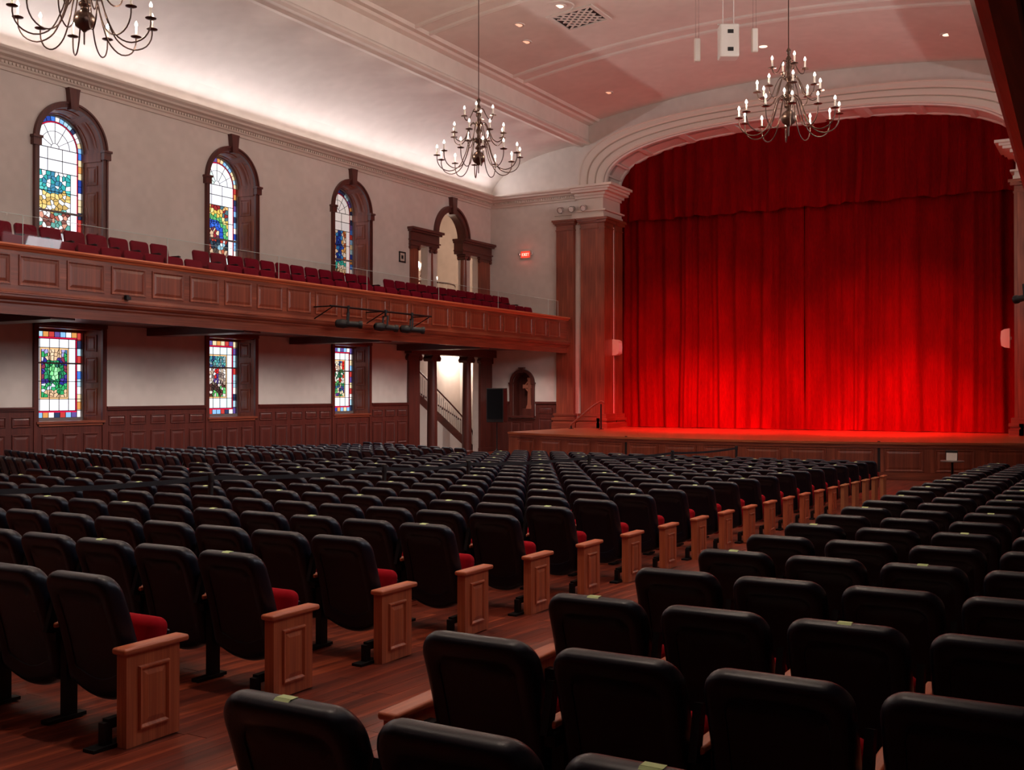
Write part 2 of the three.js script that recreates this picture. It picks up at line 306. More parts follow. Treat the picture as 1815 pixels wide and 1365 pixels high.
{ // ceiling: shallow vault, coves, lip mouldings, cross ribs
  const C = struct('ceiling', 'shallow vaulted plaster ceiling with deep side coves and paired cross ribs');
  const HW = 7.97, sag = 0.69, R = (HW * HW + sag * sag) / (2 * sag), vy = x => 12.96 - R + Math.sqrt(R * R - (x - CX) * (x - CX));
  const vp = []; for (let i = 0; i <= 40; i++) { const x = CX - HW - 0.05 + (2 * HW + 0.1) * i / 40; vp.push([x, vy(x)]); }
  obj('vault', uvm(prism([...vp, [CX + HW + 0.05, 13.5], [CX - HW - 0.05, 13.5]], 5, ZS, alongZ, 0.4), 'z'), M.ceil, C);
  const cv = []; for (let i = 0; i <= 22; i++) { const a = Math.PI - (Math.PI / 2 - 0.09) * i / 22; cv.push([-18.5 + 4.45 * Math.cos(a), 9.71 + 1.75 * Math.sin(a)]); }
  const lip = [[-18.93, 11.37], [-18.76, 11.35], [-18.66, 11.40], [-18.48, 11.40], [-18.40, 11.46], [-18.42, 11.53], [-18.49, 11.60], [-18.49, 13.5], [-23.7, 13.5], [-23.7, 9.71]];
  const body = [...cv, ...lip];
  for (const s of [0, 1]) {
    const q = body.map(([x, y]) => [s ? mir(x) : x, y]);
    obj('cove', uvm(prism(q, 5, ZS, alongZ, 0.5), 'z'), M.ceil, C);
    const e = [[-18.49, 12.16], [-18.30, 12.20], [-18.24, 12.26], [-18.06, 12.26], [-18.0, 12.34], [-18.0, 12.5], [-18.49, 12.5]].map(([x, y]) => [s ? mir(x) : x, y]);
    obj('ceiling_border', uvm(prism(e, 5, ZS, alongZ, 0.3), 'z'), M.ceil, C);
  }
  for (const z of [-14.2, -19.9, -25.6, -31.3]) for (const zz of [z, z - 0.73]) {
    const rows = []; for (let i = 0; i <= 48; i++) { const x = CX - HW + 0.3 + (2 * HW - 0.6) * i / 48, y = vy(x); rows.push([[x, y + 0.01, zz + 0.11], [x, y - 0.05, zz + 0.07], [x, y - 0.075, zz], [x, y - 0.05, zz - 0.07], [x, y + 0.01, zz - 0.11]]); }
    obj('ceiling_rib', grid(rows, 0.4), M.ceil, C);
  }
  // recessed downlights and the air grille sit in the vault
  const DLX = []; for (const x of [-16.4, -10.5, -4.7]) for (const z of [-22.4, -16.8, -11.2, -5.6]) DLX.push([x, z]);
  DLX.forEach(([x, z], i) => { const y = vy(x), t = thing('recessed_downlight', 'amber recessed downlight over the ' + ['left', 'middle', 'right'][Math.floor(i / 4)] + ' seats, ' + ['first', 'second', 'third', 'fourth'][i % 4] + ' from the stage', 'ceiling light', [x, y, z], 0, 'recessed downlights over the seats'); obj('trim_ring', lathe([[0.13, 0.0], [0.19, -0.012], [0.21, -0.006], [0.215, 0.02]], 24), M.ceil, t); obj('lens', lathe([[0, -0.004], [0.135, -0.004], [0.14, 0.02]], 20), M.lensDim, t); const l = new THREE.SpotLight(new THREE.Color(1, 0.74, 0.56), DOWN, 0, 0.85, 0.8, 2); l.position.set(x, y - 0.03, z); l.target.position.set(x, -1, z); l.castShadow = true; l.shadow.radius = 6; scene.add(l); scene.add(l.target); });
  const DL = [[-14.29, -27.42, 2], [-15.88, -27.81, 1], [-16.36, -29.12, 1], [-16.5, -35.48, 1], [-10.4, -34.36, 3], [-4.88, -35.04, 3]];
  DL.forEach(([x, z, on], i) => {
    const y = vy(x), t = thing('recessed_downlight', ['unlit white recessed downlight', 'amber glowing recessed downlight', 'large ringed recessed downlight glowing white', 'white glowing recessed downlight'][on] + ['', ' beside the ceiling grille', ' nearest the ceiling lip, below the amber pair', ' in the corner panel above the arch', ' behind the right chandelier', ' near the right end of the arch'][i], 'ceiling light', [x, y, z], 0, 'recessed downlights in the vault');
    obj('trim_ring', lathe([[0.13, 0.0], [0.19, -0.012], [0.21, -0.006], [0.215, 0.02]], 24), M.ceil, t);
    if (on === 2) obj('outer_ring', lathe([[0.40, 0.02], [0.41, -0.02], [0.44, -0.02], [0.45, 0.02]], 28), M.ceil, t);
    obj('lens', lathe([[0, -0.004], [0.135, -0.004], [0.14, 0.02]], 20), on >= 2 ? M.lens : M.lensDim, t);
    if (on) { const l = new THREE.SpotLight(new THREE.Color(1, 0.74, 0.56), DOWN * 0.7, 0, 0.7, 0.9, 2); l.position.set(x, y - 0.03, z); l.target.position.set(x, -1, z); l.castShadow = true; l.shadow.radius = 5; scene.add(l); scene.add(l.target); }
  });
  const g = thing('air_grille', 'square white ceiling air grille with rows of diamond holes', 'grille', [-14.2, vy(-14.2) - 0.02, -28.55], 0);
  g.rotation.z = Math.asin((-14.2 - CX) / R) * -1;
  obj('frame', [bx(1.5, 0.05, 0.12, 0, 0, -0.66), bx(1.5, 0.05, 0.12, 0, 0, 0.66), bx(0.12, 0.05, 1.2, -0.69, 0, 0), bx(0.12, 0.05, 1.2, 0.69, 0, 0)], M.ceil, g);
  obj('backing', bx(1.3, 0.01, 1.25, 0, 0.02, 0), M.black, g);
  for (let k = -5; k <= 5; k++) for (const s of [-1, 1]) {
    const o = k * 0.25; const L = 1.78 - Math.abs(o) * 2; if (L < 0.2) continue;
    obj('lattice_bar', bx(L * 0.99, 0.02, 0.062, s * o * 0.5, -0.005 + s * 0.003, o * 0.5, [0, s * Math.PI / 4, 0]), M.ceil, g);
  }
}
{ // crown cornices with dentils, the trough holds the cove strip
  const prof = [[0, 9.26], [0.05, 9.26], [0.07, 9.33], [0.12, 9.36], [0.13, 9.385], [0.13, 9.46], [0.2, 9.475], [0.24, 9.52], [0.36, 9.55], [0.38, 9.60], [0.46, 9.65], [0.48, 9.71], [0.445, 9.71], [0.43, 9.63], [0.06, 9.63], [0, 9.63]];
  [0, 1].forEach(s => {
    const t = struct('trim_' + (2 + s), s ? 'white crown cornice along the right wall' : 'white dentilled crown cornice along the window wall under the glowing cove', [0, 0, 0], 0, 'cornice');
    const X = a => s ? RWX - a : LWX + a;
    obj('cornice', uvm(prism(prof.map(([a, y]) => [X(a), y]), 5, ZS, alongZ, 0.3), 'z'), M.trim, t);
    if (!s) { const d = []; for (let z = -14; z > -37.9; z -= 0.1) d.push(bx(0.04, 0.06, 0.05, X(0.15), 9.42, z)); const o = obj('dentils', d, M.trim, t); o.userData.kind = 'stuff'; }
    const l = obj('cove_light_strip', bb(X(0.28), X(0.37), 9.64, 9.682, 3.5, -37.5), M.coveGlow);
    FLOODZ.forEach((z, k) => { const f = thing('cove_flood', 'small flood lamp in the ' + (s ? 'right' : 'left') + ' cornice trough, ' + nth(FLOODZ.length - k) + ' from the stage', 'flood lamp', [X(0.24), 9.69, z], 0, 'flood lamps in the cornice troughs'); obj('housing', bx(0.07, 0.07, 0.16, 0, 0.02, 0), M.blackMetal, f); obj('lamp_lens', bx(0.006, 0.05, 0.13, s ? -0.038 : 0.038, 0.025, 0), M.coveGlow, f); });
    tag(l, s ? 'cool white light strip lying in the right hand cornice' : 'cool white light strip lying in the cornice of the window wall', 'light strip');
  });
  for (const s of [0, 1]) {
    const t = struct('trim_' + (4 + s), s ? 'white crown cornice on the stage wall right of the arch' : 'white dentilled crown cornice on the stage wall left of the arch', [0, 0, 0], 0, 'cornice');
    const f = x => s ? mir(x) : x;
    obj('cornice', uvm(prism(prof.slice(0, 12).concat([[0, 9.71]]).map(([a, y]) => [ZS + a, y]), f(-23.0), f(-18.9), (z, y, t) => [t, y, z], 0.3), 'x'), M.trim, t);
    if (!s) { const d = []; for (let x = -22.8; x < -18.9; x += 0.1) d.push(bx(0.05, 0.06, 0.04, x, 9.42, ZS + 0.15)); const o = obj('dentils', d, M.trim, t); o.userData.kind = 'stuff'; }
  }
}
// ---------------------------------------------------------------- proscenium piers
for (const s of [0, 1]) {
  const t = struct('trim_' + (17 + s), s ? 'mahogany pilaster pier at the right end of the stage opening' : 'paired mahogany pilasters on the pier left of the red curtain', [s ? mir(-18.9) : -18.9, STAGE, ZS], 0, 'pilaster');
  const X = x => (s ? -1 : 1) * (x + 18.9), E = (x0, x1, y0, y1, z0, z1) => bb(X(x0), X(x1), y0 - STAGE, y1 - STAGE, z0, z1);
  const front = [[-19.83, -19.07], [-18.75, -18.0]];
  obj('pier_core', uvm(mg([E(-19.0, -17.86, STAGE - 0.9, 9.3, 0.0, 0.04), E(-18.0, -17.86, STAGE, 9.2, -0.001, -1.49)])), M.plaster, t);
  for (const [a, b] of front) {
    const p = obj('pilaster_shaft', uvm(E(a, b, 0.85, 8.08, 0.0, 0.2)), M.wood, t);
    const q = obj('capital', uvm(mg([E(a - 0.02, b + 0.02, 8.08, 8.12, 0, 0.23), E(a, b, 8.12, 8.3, 0, 0.205), E(a - 0.05, b + 0.05, 8.3, 8.36, 0, 0.25), E(a - 0.1, b + 0.1, 8.36, 8.43, 0, 0.3), E(a - 0.14, b + 0.14, 8.43, 8.5, 0, 0.34)]), 'x'), M.wood, t);
    obj('base', uvm(mg([E(a - 0.14, b + 0.14, STAGE - (s ? 0 : 1.03), 0.5, 0, 0.34), E(a - 0.1, b + 0.1, 0.5, 0.58, 0, 0.3), E(a - 0.14, b + 0.14, 0.58, 0.68, 0, 0.34), E(a - 0.06, b + 0.06, 0.68, 0.76, 0, 0.26), E(a - 0.09, b + 0.09, 0.76, 0.85, 0, 0.29)]), 'x'), M.wood, t);
  }
  for (const [a, b] of [[0.2, -0.62], [-0.8, -1.5]]) {        // on the reveal beside the curtain
    obj('pilaster_shaft', uvm(E(-18.0, -17.72, 0.85, 8.08, b, a)), M.wood, t);
    obj('capital', uvm(mg([E(-18.0, -17.69, 8.08, 8.12, b, a), E(-18.0, -17.725, 8.12, 8.3, b, a - 0.01), E(-18.0, -17.62, 8.3, 8.4, b - 0.04, a + 0.1), E(-18.0, -17.56, 8.4, 8.497, b - 0.06, a + 0.137)]), 'z'), M.wood, t);
    obj('base', uvm(mg([E(-18.0, -17.55, STAGE, 0.5, b - 0.05, a + 0.14), E(-18.0, -17.6, 0.5, 0.58, b, a + 0.1), E(-18.0, -17.55, 0.58, 0.68, b - 0.05, a + 0.14), E(-18.0, -17.62, 0.68, 0.85, b, a + 0.08)]), 'z'), M.wood, t);
  }
  obj('conduit', E(-17.8, -17.76, 0.85, 8.2, -0.78, -0.66), M.white, t);
  obj('entablature', uvm(mg([E(-19.1, -17.7, 8.5, 8.62, 0, 0.3), E(-19.1, -17.74, 8.62, 8.74, 0, 0.26), E(-18.9, -17.62, 8.74, 8.8, 0, 0.34), E(-18.86, -17.78, 8.8, 9.3, 0, 0.2), E(-18.0, -17.7, 8.5, 8.62, -1.5, -0.001), E(-18.0, -17.62, 8.74, 8.8, -1.5, -0.001), E(-18.0, -17.74, 8.62, 8.74, -1.5, -0.001), E(-18.0, -17.782, 8.8, 9.3, -1.5, -0.001)]), 'x'), M.trim, t);
  obj('ledge', uvm(mg([E(-19.95, -19.05, 8.5, 8.62, 0, 0.12), E(-19.9, -19.05, 8.62, 8.70, 0, 0.09), E(-19.95, -19.05, 8.70, 8.76, 0, 0.14)]), 'x'), M.trim, t);
  obj('cornice_block', uvm(mg([E(-18.95, -17.72, 9.26, 9.36, -1.5, 0.28), E(-18.95, -17.62, 9.36, 9.46, -1.5, 0.36), E(-19.0, -17.42, 9.46, 9.55, -1.5, 0.55), E(-19.0, -17.32, 9.55, 9.63, -1.5, 0.62), E(-19.0, -17.2, 9.63, 9.72, -1.5, 0.72), E(-18.9, -17.75, 9.72, 9.8, -1.5, 0.26)]), 'x'), M.trim, t);
}
// ---------------------------------------------------------------- stage
const AR = 17.5, AZ = -30.4 - AR, arcZ = x => AZ + Math.sqrt(AR * AR - (x - CX) * (x - CX));
{
  const t = thing('stage_apron', 'polished wooden stage with a bowed panelled front below the red curtain', 'stage');
  const deck = []; for (let i = 0; i <= 40; i++) { const x = -19.0 + 17.0 * i / 40; deck.push([x, arcZ(x) + 0.06]); }
  const dpts = [...deck, [-2.0, -44], [-19.0, -44]];
  const H = (a, b, y) => [a, y, b];
  obj('deck', uvm(prism(dpts, STAGE - 0.05, STAGE, (a, b, y) => [a, y, b], 0), 'x'), M.deck, t);
  const rows = (y0, y1, o) => { const L = []; for (let i = 0; i <= 60; i++) { const x = -18.97 + 16.94 * i / 60; L.push([x, arcZ(x)]); } return mg([grid(L.map(([x, z]) => [[x, y0, z + o], [x, y1, z + o]]), 0.3), grid(L.map(([x, z]) => [[x, y1, z + o], [x, y1, z - 0.1]]), 0.3), grid(L.map(([x, z]) => [[x, y0, z - 0.1], [x, y0, z + o]]), 0.3)]); };
  obj('front_face', uvm(rows(FRONTY, STAGE - 0.04, 0), 'y'), M.wood, t);
  obj('nosing', uvm(rows(STAGE - 0.06, STAGE + 0.003, 0.07), 'x'), M.deck, t);
  obj('front_rail', uvm(rows(STAGE - 0.16, STAGE - 0.06, 0.025), 'x'), M.wood, t);
  obj('base_board', uvm(rows(FRONTY, FRONTY + 0.2, 0.03), 'x'), M.wood, t);
  obj('side_face', uvm(mg([bb(-19.0, -18.95, FRONTY, STAGE - 0.04, arcZ(-19), -38), bb(-2.05, -2.0, FRONTY, STAGE - 0.04, arcZ(-2), -38)])), M.wood, t);
  const gaps = [-13.65, -6.12];
  for (let k = -4; k < 11; k++) {
    const x = -13.65 + 0.63 + 1.255 * k; if (x < -18.6 || x > -2.3) continue;
    const a = Math.atan2(arcZ(x + 0.05) - arcZ(x - 0.05), 0.1);
    obj('front_panel', panelGeo(1.03, 0.62, 1, 'y'), M.wood, t, [x, (FRONTY + STAGE) / 2 + 0.01, arcZ(x) + 0.001], [0, -a, 0]);
  }
  for (const x of gaps) obj('door_gap', bx(0.07, 0.96, 0.03, 0, 0, 0), M.black, t, [x, (FRONTY + STAGE) / 2 + 0.06, arcZ(x) + 0.0]);
}
{ // curtains: two panels meeting on the axis, and the valance above
  function drape(x0, x1, yb, yt, amp, seed, z0, pitch, hemWave) {
    reseed(seed); const cols = []; let x = x0;
    const ph = [rnd() * 6, rnd() * 6, rnd() * 6, rnd() * 6], n = Math.round(Math.abs(x1 - x0) / 0.035), fold = [];
    for (let i = 0; i <= n; i++) {
      const X = x0 + (x1 - x0) * i / n, w = X + 0.12 * Math.sin(X * 1.9 + ph[0]) + 0.2 * Math.sin(X * 0.73 + ph[1]);
      const big = 0.5 + 0.5 * Math.sin(X * 1.31 + ph[2]) * Math.sin(X * 0.47 + ph[3]);
      let f = Math.sin(w * 2 * Math.PI / pitch); f = Math.sign(f) * Math.pow(Math.abs(f), 0.75);
      const f2 = Math.sin(w * 2 * Math.PI / pitch * 2.63 + ph[1]) * 0.3, f3 = Math.sin(w * 2 * Math.PI / pitch * 0.41 + ph[0]) * 0.8;
      fold.push([X, amp * (f * (0.35 + 0.65 * big) + f2 * (1 - 0.6 * big) + f3 * 0.6)]);
    }
    const V = 26, rows = [];
    for (let j = 0; j <= V; j++) {
      const v = j / V, y = yb + (yt - yb) * v, k = 1.12 - 0.35 * v * v;
      rows.push(fold.map(([X, d], i) => {
        const sway = 0.10 * Math.min(1, Math.abs(X - CX) * 0.5) * Math.sin(X * 2.1 + ph[2]) * Math.pow(1 - v, 3);
        let z = d * k + 0.05 * Math.sin(y * 1.1 + X * 0.9 + ph[3]) * (1 - v);
        let yy = y; if (j === 0) yy += hemWave * (0.5 + 0.5 * Math.sin(X * 3.1 + ph[0])) + hemWave * 0.5 * Math.sin(X * 7.7);
        if (yt > 9 && j === 1) yy = yb + 0.24;
        return [X + sway, yy, z0 + z];
      }));
    }
    // 4 cm thick cloth: front and back sheets
    return mg([grid(rows, 1.2), grid(rows.map(r => r.map(([a, b, c]) => [a, b, c - 0.04])), 1.2)]);
  }
  const halves = [[-18.6, CX - 0.01], [CX + 0.01, -2.4]];
  halves.forEach(([a, b], i) => {
    const t = thing('stage_curtain', i ? 'right half of the deep red velvet stage curtain' : 'left half of the deep red velvet stage curtain', 'curtain', [0, STAGE, -39.75]);
    obj('cloth', drape(a, b, 0.012, 11.9, 0.14, 501 + i * 17, 0, 0.86, 0.01), M.velvet, t);
    const hem = []; for (let k = 0; k <= 120; k++) { const x = a + (b - a) * k / 120; hem.push(x); }
  });
  const v = thing('valance', 'gathered red velvet valance hanging across the top of the stage opening', 'valance', [0, 8.46, -39.42]);
  obj('cloth', drape(-18.4, -2.6, 0, 3.6, 0.09, 911, 0, 0.62, 0.05), M.velvet, v);
}

// ---------------------------------------------------------------- stained glass windows of the left wall
// local frame: x runs towards the stage, y up, z into the room, origin on the wall face
function clipCell(poly, px, py, qx, qy) {                      // keep the side of poly nearer to p than q
  const out = [], mx = (px + qx) / 2, my = (py + qy) / 2, nx = qx - px, ny = qy - py, f = p => (p[0] - mx) * nx + (p[1] - my) * ny;
  for (let i = 0; i < poly.length; i++) {
    const a = poly[i], b = poly[(i + 1) % poly.length], fa = f(a), fb = f(b);
    if (fa <= 0) out.push(a);
    if ((fa < 0 && fb > 0) || (fa > 0 && fb < 0)) { const t = fa / (fa - fb); out.push([a[0] + (b[0] - a[0]) * t, a[1] + (b[1] - a[1]) * t]); }
  }
  return out;
}
const polyGeo = (poly, z) => { const g = new THREE.ShapeGeometry(new THREE.Shape(poly.map(p => new THREE.Vector2(p[0], p[1])))); g.translate(0, 0, z); return norm(g); };
const GZ = -0.6, GH = 0.8;
const CLEAR = ['#f4f1f4', '#eef0f3', '#f6f3f2'];
function mosaic(t, u0, u1, v0, v1, nx, ny, colorAt, seed, cames) {
  reseed(seed); const S = [];
  for (let j = 0; j < ny; j++) for (let i = 0; i < nx; i++) S.push([u0 + (u1 - u0) * (i + 0.5 + (rnd() - .5) * 0.9) / nx, v0 + (v1 - v0) * (j + 0.5 + (rnd() - .5) * 0.9) / ny]);
  for (const s of S) {
    let P = [[u0, v0], [u1, v0], [u1, v1], [u0, v1]];
    for (const q of S) if (q !== s && Math.hypot(q[0] - s[0], q[1] - s[1]) < 0.9) P = clipCell(P, s[0], s[1], q[0], q[1]);
    if (P.length < 3) continue;
    obj('glass_piece', polyGeo(P, GZ), glass(colorAt(s[0], s[1])), t);
    for (let i = 0; i < P.length; i++) { const a = P[i], b = P[(i + 1) % P.length]; if (a[0] < b[0] || (a[0] === b[0] && a[1] < b[1])) if (Math.hypot(a[0] - b[0], a[1] - b[1]) > 0.03) cames.push(flatBar([...a, GZ], b, 0.011, 0.012)); }
  }
}
const rect = (t, u0, u1, v0, v1, col, name = 'glass_pane') => obj(name, polyGeo([[u0, v0], [u1, v0], [u1, v1], [u0, v1]], GZ), glass(col), t);
const JEWEL = ['#27408f', '#3f74c4', '#7fb0d8', '#b23a34', '#e8e3da', '#5a4a86', '#2a3450', '#c98a4a', '#9fc4cf', '#d8c69a'];
const pick = a => a[Math.floor(rnd() * a.length)];
function jambs(t, y0, y1, panels) {
  for (const s of [-1, 1]) {
    const P = [[WH * s, 0.0], [0.82 * s, GZ - 0.02], [WH * s, GZ - 0.02]];
    const j = obj('jamb', uvm(prism(P, y0, y1, (a, b, y) => [a, y, b], 0)), M.wood, t);
    for (const [a, b] of panels) obj('jamb_panel', panelGeo(0.36, b - a, 1), M.wood, j, [s * (WH + 0.82) / 2 - s * 0.004, (a + b) / 2, GZ / 2], [0, -s * 79.6 * D2R, 0]);
  }
}
const SUBJ = [
  ['green leaf medallion', (u, v) => { const r = Math.hypot(u, (v - 2.2) * 1.0); if (r < 0.17) return pick(['#7fd88a', '#9be8a0', '#58b868']); if (r < 0.3) return pick(['#1f7a4a', '#2f8f5c', '#2a5f50']); if (r < 0.44 && Math.abs(v - 2.2) < 0.3) return pick(['#3a2a78', '#4a3a90', '#2b2f80', '#7a3048']); if (v > 2.5) return Math.abs(u) < 0.2 ? pick(['#d8b48c', '#e2c4a0']) : pick(['#2f9a58', '#4a7a9a', '#9a98c4']); return v < 1.72 ? pick(['#d8b48c', '#2f9a58', '#caa078']) : pick(['#2f9a58', '#3aa868', '#c8d4e0']); }],
  ['red and teal figure scene', (u, v) => { if (v > 2.4) return pick(['#3a7f88', '#7f9a9c', '#4f6f78', '#58a8a0', '#2f4f78']); if (v > 1.95) return Math.abs(u) < 0.12 ? pick(['#c02a2a', '#ece4dc', '#4a3a78']) : pick(['#e6dcd0', '#bda890', '#8a7a70']); return pick(['#4a2f2a', '#5fbf68', '#38302c', '#6a4a40', '#d8d0c4']); }],
  ['red and green figure scene', (u, v) => { if (v > 2.5) return Math.abs(u) > 0.22 ? '#c8241e' : pick(['#e8d8b8', '#3a5a88', '#c8a890']); if (v > 1.95) return pick(['#e4dccb', '#4f9a58', '#2f6f50', '#b83a2a', '#d8d0c0']); return pick(['#2f8a58', '#58b868', '#4a3a78', '#d8c8a0', '#2a5f78']); }],
];
const SUBJU = [
  ['teal and amber figure', (u, v) => { if (v > 6.75) return rnd() < 0.45 ? '#eef0f0' : pick(['#2f9a98', '#58bdb4', '#3a7f9a']); if (v > 6.25) return rnd() < 0.35 ? '#eef0f0' : pick(['#e2c67a', '#cfae62', '#6fb8b0', '#b89a58']); return rnd() < 0.3 ? '#efe6e0' : pick(['#a85a48', '#8a4438', '#c88a74', '#6f3a34', '#58988c']); }],
  ['rainbow', (u, v) => { const r = Math.hypot(u + 0.25, v - 6.3); if (v > 6.25) { if (r > 0.82) return pick(['#e0b070', '#8a2a28', '#4a6a70']); if (r > 0.68) return pick(['#e8d488', '#d8b858']); if (r > 0.55) return '#58a868'; if (r > 0.3) return pick(['#2a50b0', '#3a68c8']); return pick(['#8a2a30', '#5a3040', '#c8a888', '#d8c098']); } if (v > 6.0) return pick(['#1f2a38', '#8ab8c8', '#30404a', '#a83a30', '#d4e2e6']); return pick(['#7a5a50', '#4a4038', '#c8a888', '#b05a40']); }],
  ['blue robed figure on amber', (u, v) => { if (v > 6.25) return Math.abs(u - 0.1) < 0.15 ? pick(['#2a50b8', '#3a86c8', '#1f3a90']) : pick(['#e0a860', '#e8d0b0', '#b85a30', '#e8dcc8']); if (v > 5.95) return pick(['#2fa89c', '#3a8f98', '#e8d8c0']); return pick(['#b86a40', '#e0c8a0', '#6a4a40']); }],
];
WIN.forEach((c, wi) => {
  { // lower window
    const t = struct('window_' + (wi + 4), 'square headed stained glass window below the balcony showing a ' + SUBJ[wi][0], [LWX, 0, -c], Math.PI / 2, 'window');
    const C = [], y0 = 1.03, y1 = 3.2, bw = 0.13;
    obj('casing', uvm(mg([bb(-1.06, -WH, FRONTY + 0.2, 3.36, 0, 0.07), bb(WH, 1.06, FRONTY + 0.2, 3.36, 0, 0.07), bb(-1.06, 1.06, 3.3, 3.4, 0, 0.1)])), M.darkWood, t);
    obj('head_board', uvm(mg([bb(-WH, WH, 3.26, 3.36, GZ, 0), bb(-WH, WH, 3.2, 3.28, GZ - 0.02, GZ + 0.1)]), 'x'), M.wood, t);
    obj('sill', uvm(mg([bb(-1.0, 1.0, 0.9, 0.955, GZ - 0.02, 0.1), bb(-0.97, 0.97, 0.84, 0.9, 0, 0.07)]), 'x'), M.wood, t);
    jambs(t, 0.955, 3.3, [[2.72, 3.16], [1.92, 2.58], [1.08, 1.78]]);
    const S = (a, b, d, e) => bb(a, b, d, e, GZ - 0.03, GZ + 0.05);
    obj('sash', mg([S(-0.84, -GH, 0.955, 3.28), S(GH, 0.86, 0.955, 3.28), S(-GH, GH, 0.955, y0), S(-GH, GH, y1, 3.28), bb(-GH, GH, 2.39, 2.43, GZ - 0.02, GZ + 0.03)]), M.sash, t);
    reseed(300 + wi);
    // jewelled border
    const bpiece = (u0, u1, v0, v1) => { rect(t, u0, u1, v0, v1, pick(JEWEL), 'border_glass'); C.push(flatBar([u0, v0, GZ], [u1, v0], 0.011, 0.012), flatBar([u0, v0, GZ], [u0, v1], 0.011, 0.012)); };
    const nb = 11; for (let k = 0; k < nb; k++) for (const s of [-1, 1]) { const a = y0 + (y1 - y0) * k / nb, b = y0 + (y1 - y0) * (k + 1) / nb; s < 0 ? bpiece(-GH, -GH + bw, a, b) : bpiece(GH - bw, GH, a, b); }
    for (let k = 0; k < 8; k++) { const a = -GH + bw + (2 * GH - 2 * bw) * k / 8, b = a + (2 * GH - 2 * bw) / 8; bpiece(a, b, y0, y0 + bw); bpiece(a, b, y1 - bw, y1); }
    const e = GH - bw, r = 0.045, red = '#c4123a';
    for (const [a, b, d, f] of [[-e, -e + r, y0 + bw, y1 - bw], [e - r, e, y0 + bw, y1 - bw], [-e + r, e - r, y0 + bw, y0 + bw + r], [-e + r, e - r, y1 - bw - r, y1 - bw]]) rect(t, a, b, d, f, red, 'red_fillet');
    const X = [-e + r, -0.42, -0.14, 0.14, 0.42, e - r], Y = [y0 + bw + r, 1.5, 1.95, 2.41, 2.8, y1 - bw - r];
    for (let i = 0; i < 5; i++) for (let j = 0; j < 5; j++) if (j === 0 || j === 4 || i === 0 || i === 4) rect(t, X[i], X[i + 1], Y[j], Y[j + 1], wi === 1 && (j === 0 || j === 4) ? pick(['#cfe6d8', '#e8f0ea', '#d4e4e8']) : pick(CLEAR));
    for (const x of X) C.push(flatBar([x, Y[0], GZ], [x, Y[5]], 0.012, 0.014));
    for (const y of Y) C.push(flatBar([-GH, y, GZ], [GH, y], 0.016, 0.02));
    const b2 = 0.045; for (const [a, b, d, f] of [[-0.42, -0.42 + b2, 1.5, 2.8], [0.42 - b2, 0.42, 1.5, 2.8], [-0.42 + b2, 0.42 - b2, 1.5, 1.5 + b2], [-0.42 + b2, 0.42 - b2, 2.8 - b2, 2.8]]) rect(t, a, b, d, f, '#e0b078', 'amber_fillet');
    C.push(flatBar([-0.375, 1.545, GZ], [-0.375, 2.755], 0.012, 0.014), flatBar([0.375, 1.545, GZ], [0.375, 2.755], 0.012, 0.014));
    mosaic(t, -0.375, 0.375, 1.545, 2.755, 8, 13, SUBJ[wi][1], 700 + wi, C);
    obj('lead_cames', C, M.lead, t);
    // panelled apron below
    for (const x of [-0.6, 0, 0.6]) obj('apron_panel', panelGeo(0.46, 0.95), M.darkWood, t, [x, 0.17, 0.041]);
  }
  { // upper arched window
    const t = struct('window_' + (wi + 1), 'tall arched stained glass window above the balcony with a ' + SUBJU[wi][0], [LWX, 0, -c], Math.PI / 2, 'window');
    const C = [], ys = 7.85, y0 = 4.42, bw = 0.12;
    const ring = (ro, ri, a, d, z) => { const s = new THREE.Shape(); s.moveTo(-ro, a); s.lineTo(-ro, ys); s.absarc(0, ys, ro, Math.PI, 0, true); s.lineTo(ro, a); s.lineTo(ri, a); s.lineTo(ri, ys); s.absarc(0, ys, ri, 0, Math.PI, false); s.lineTo(-ri, a); s.closePath(); return extr(s, d, z, 28); };
    obj('casing', uvm(mg([ring(1.07, WH, 4.35, 0.07, 0), ring(1.07, 1.02, 4.35, 0.03, 0.07)])), M.darkWood, t);
    obj('keystone', uvm(prism([[-0.1, 8.72], [0.1, 8.72], [0.15, 9.2], [0.17, 9.26], [-0.17, 9.26], [-0.15, 9.2]], 0, 0.16, (a, b, z) => [a, b, z], 0)), M.darkWood, t);
    for (const s of [-1, 1]) obj('impost', uvm(mg([bx(0.22, 0.2, 0.13, s * 1.02, 7.76, 0.065), bx(0.26, 0.06, 0.16, s * 1.02, 7.87, 0.08)]), 'x'), M.darkWood, t);
    jambs(t, 4.35, ys, [[7.02, 7.52], [5.95, 6.85], [4.7, 5.78]]);
    for (const s of [-1, 1]) obj('impost_band', uvm(prism([[WH * s, 0], [(WH - 0.03) * s, 0], [0.79 * s, GZ], [0.82 * s, GZ]], 7.62, 7.84, (a, b, y) => [a, y, b], 0)), M.wood, t);
    const arcRows = (ra, za, rb, zb, a0, a1, n) => { const L = []; for (let i = 0; i <= n; i++) { const a = a0 + (a1 - a0) * i / n; L.push([[ra * Math.cos(a), ys + ra * Math.sin(a), za], [rb * Math.cos(a), ys + rb * Math.sin(a), zb]]); } return grid(L, 0.5); };
    const so = obj('arch_soffit', arcRows(WH, 0, 0.82, GZ - 0.02, 0, Math.PI, 28), M.wood, t);
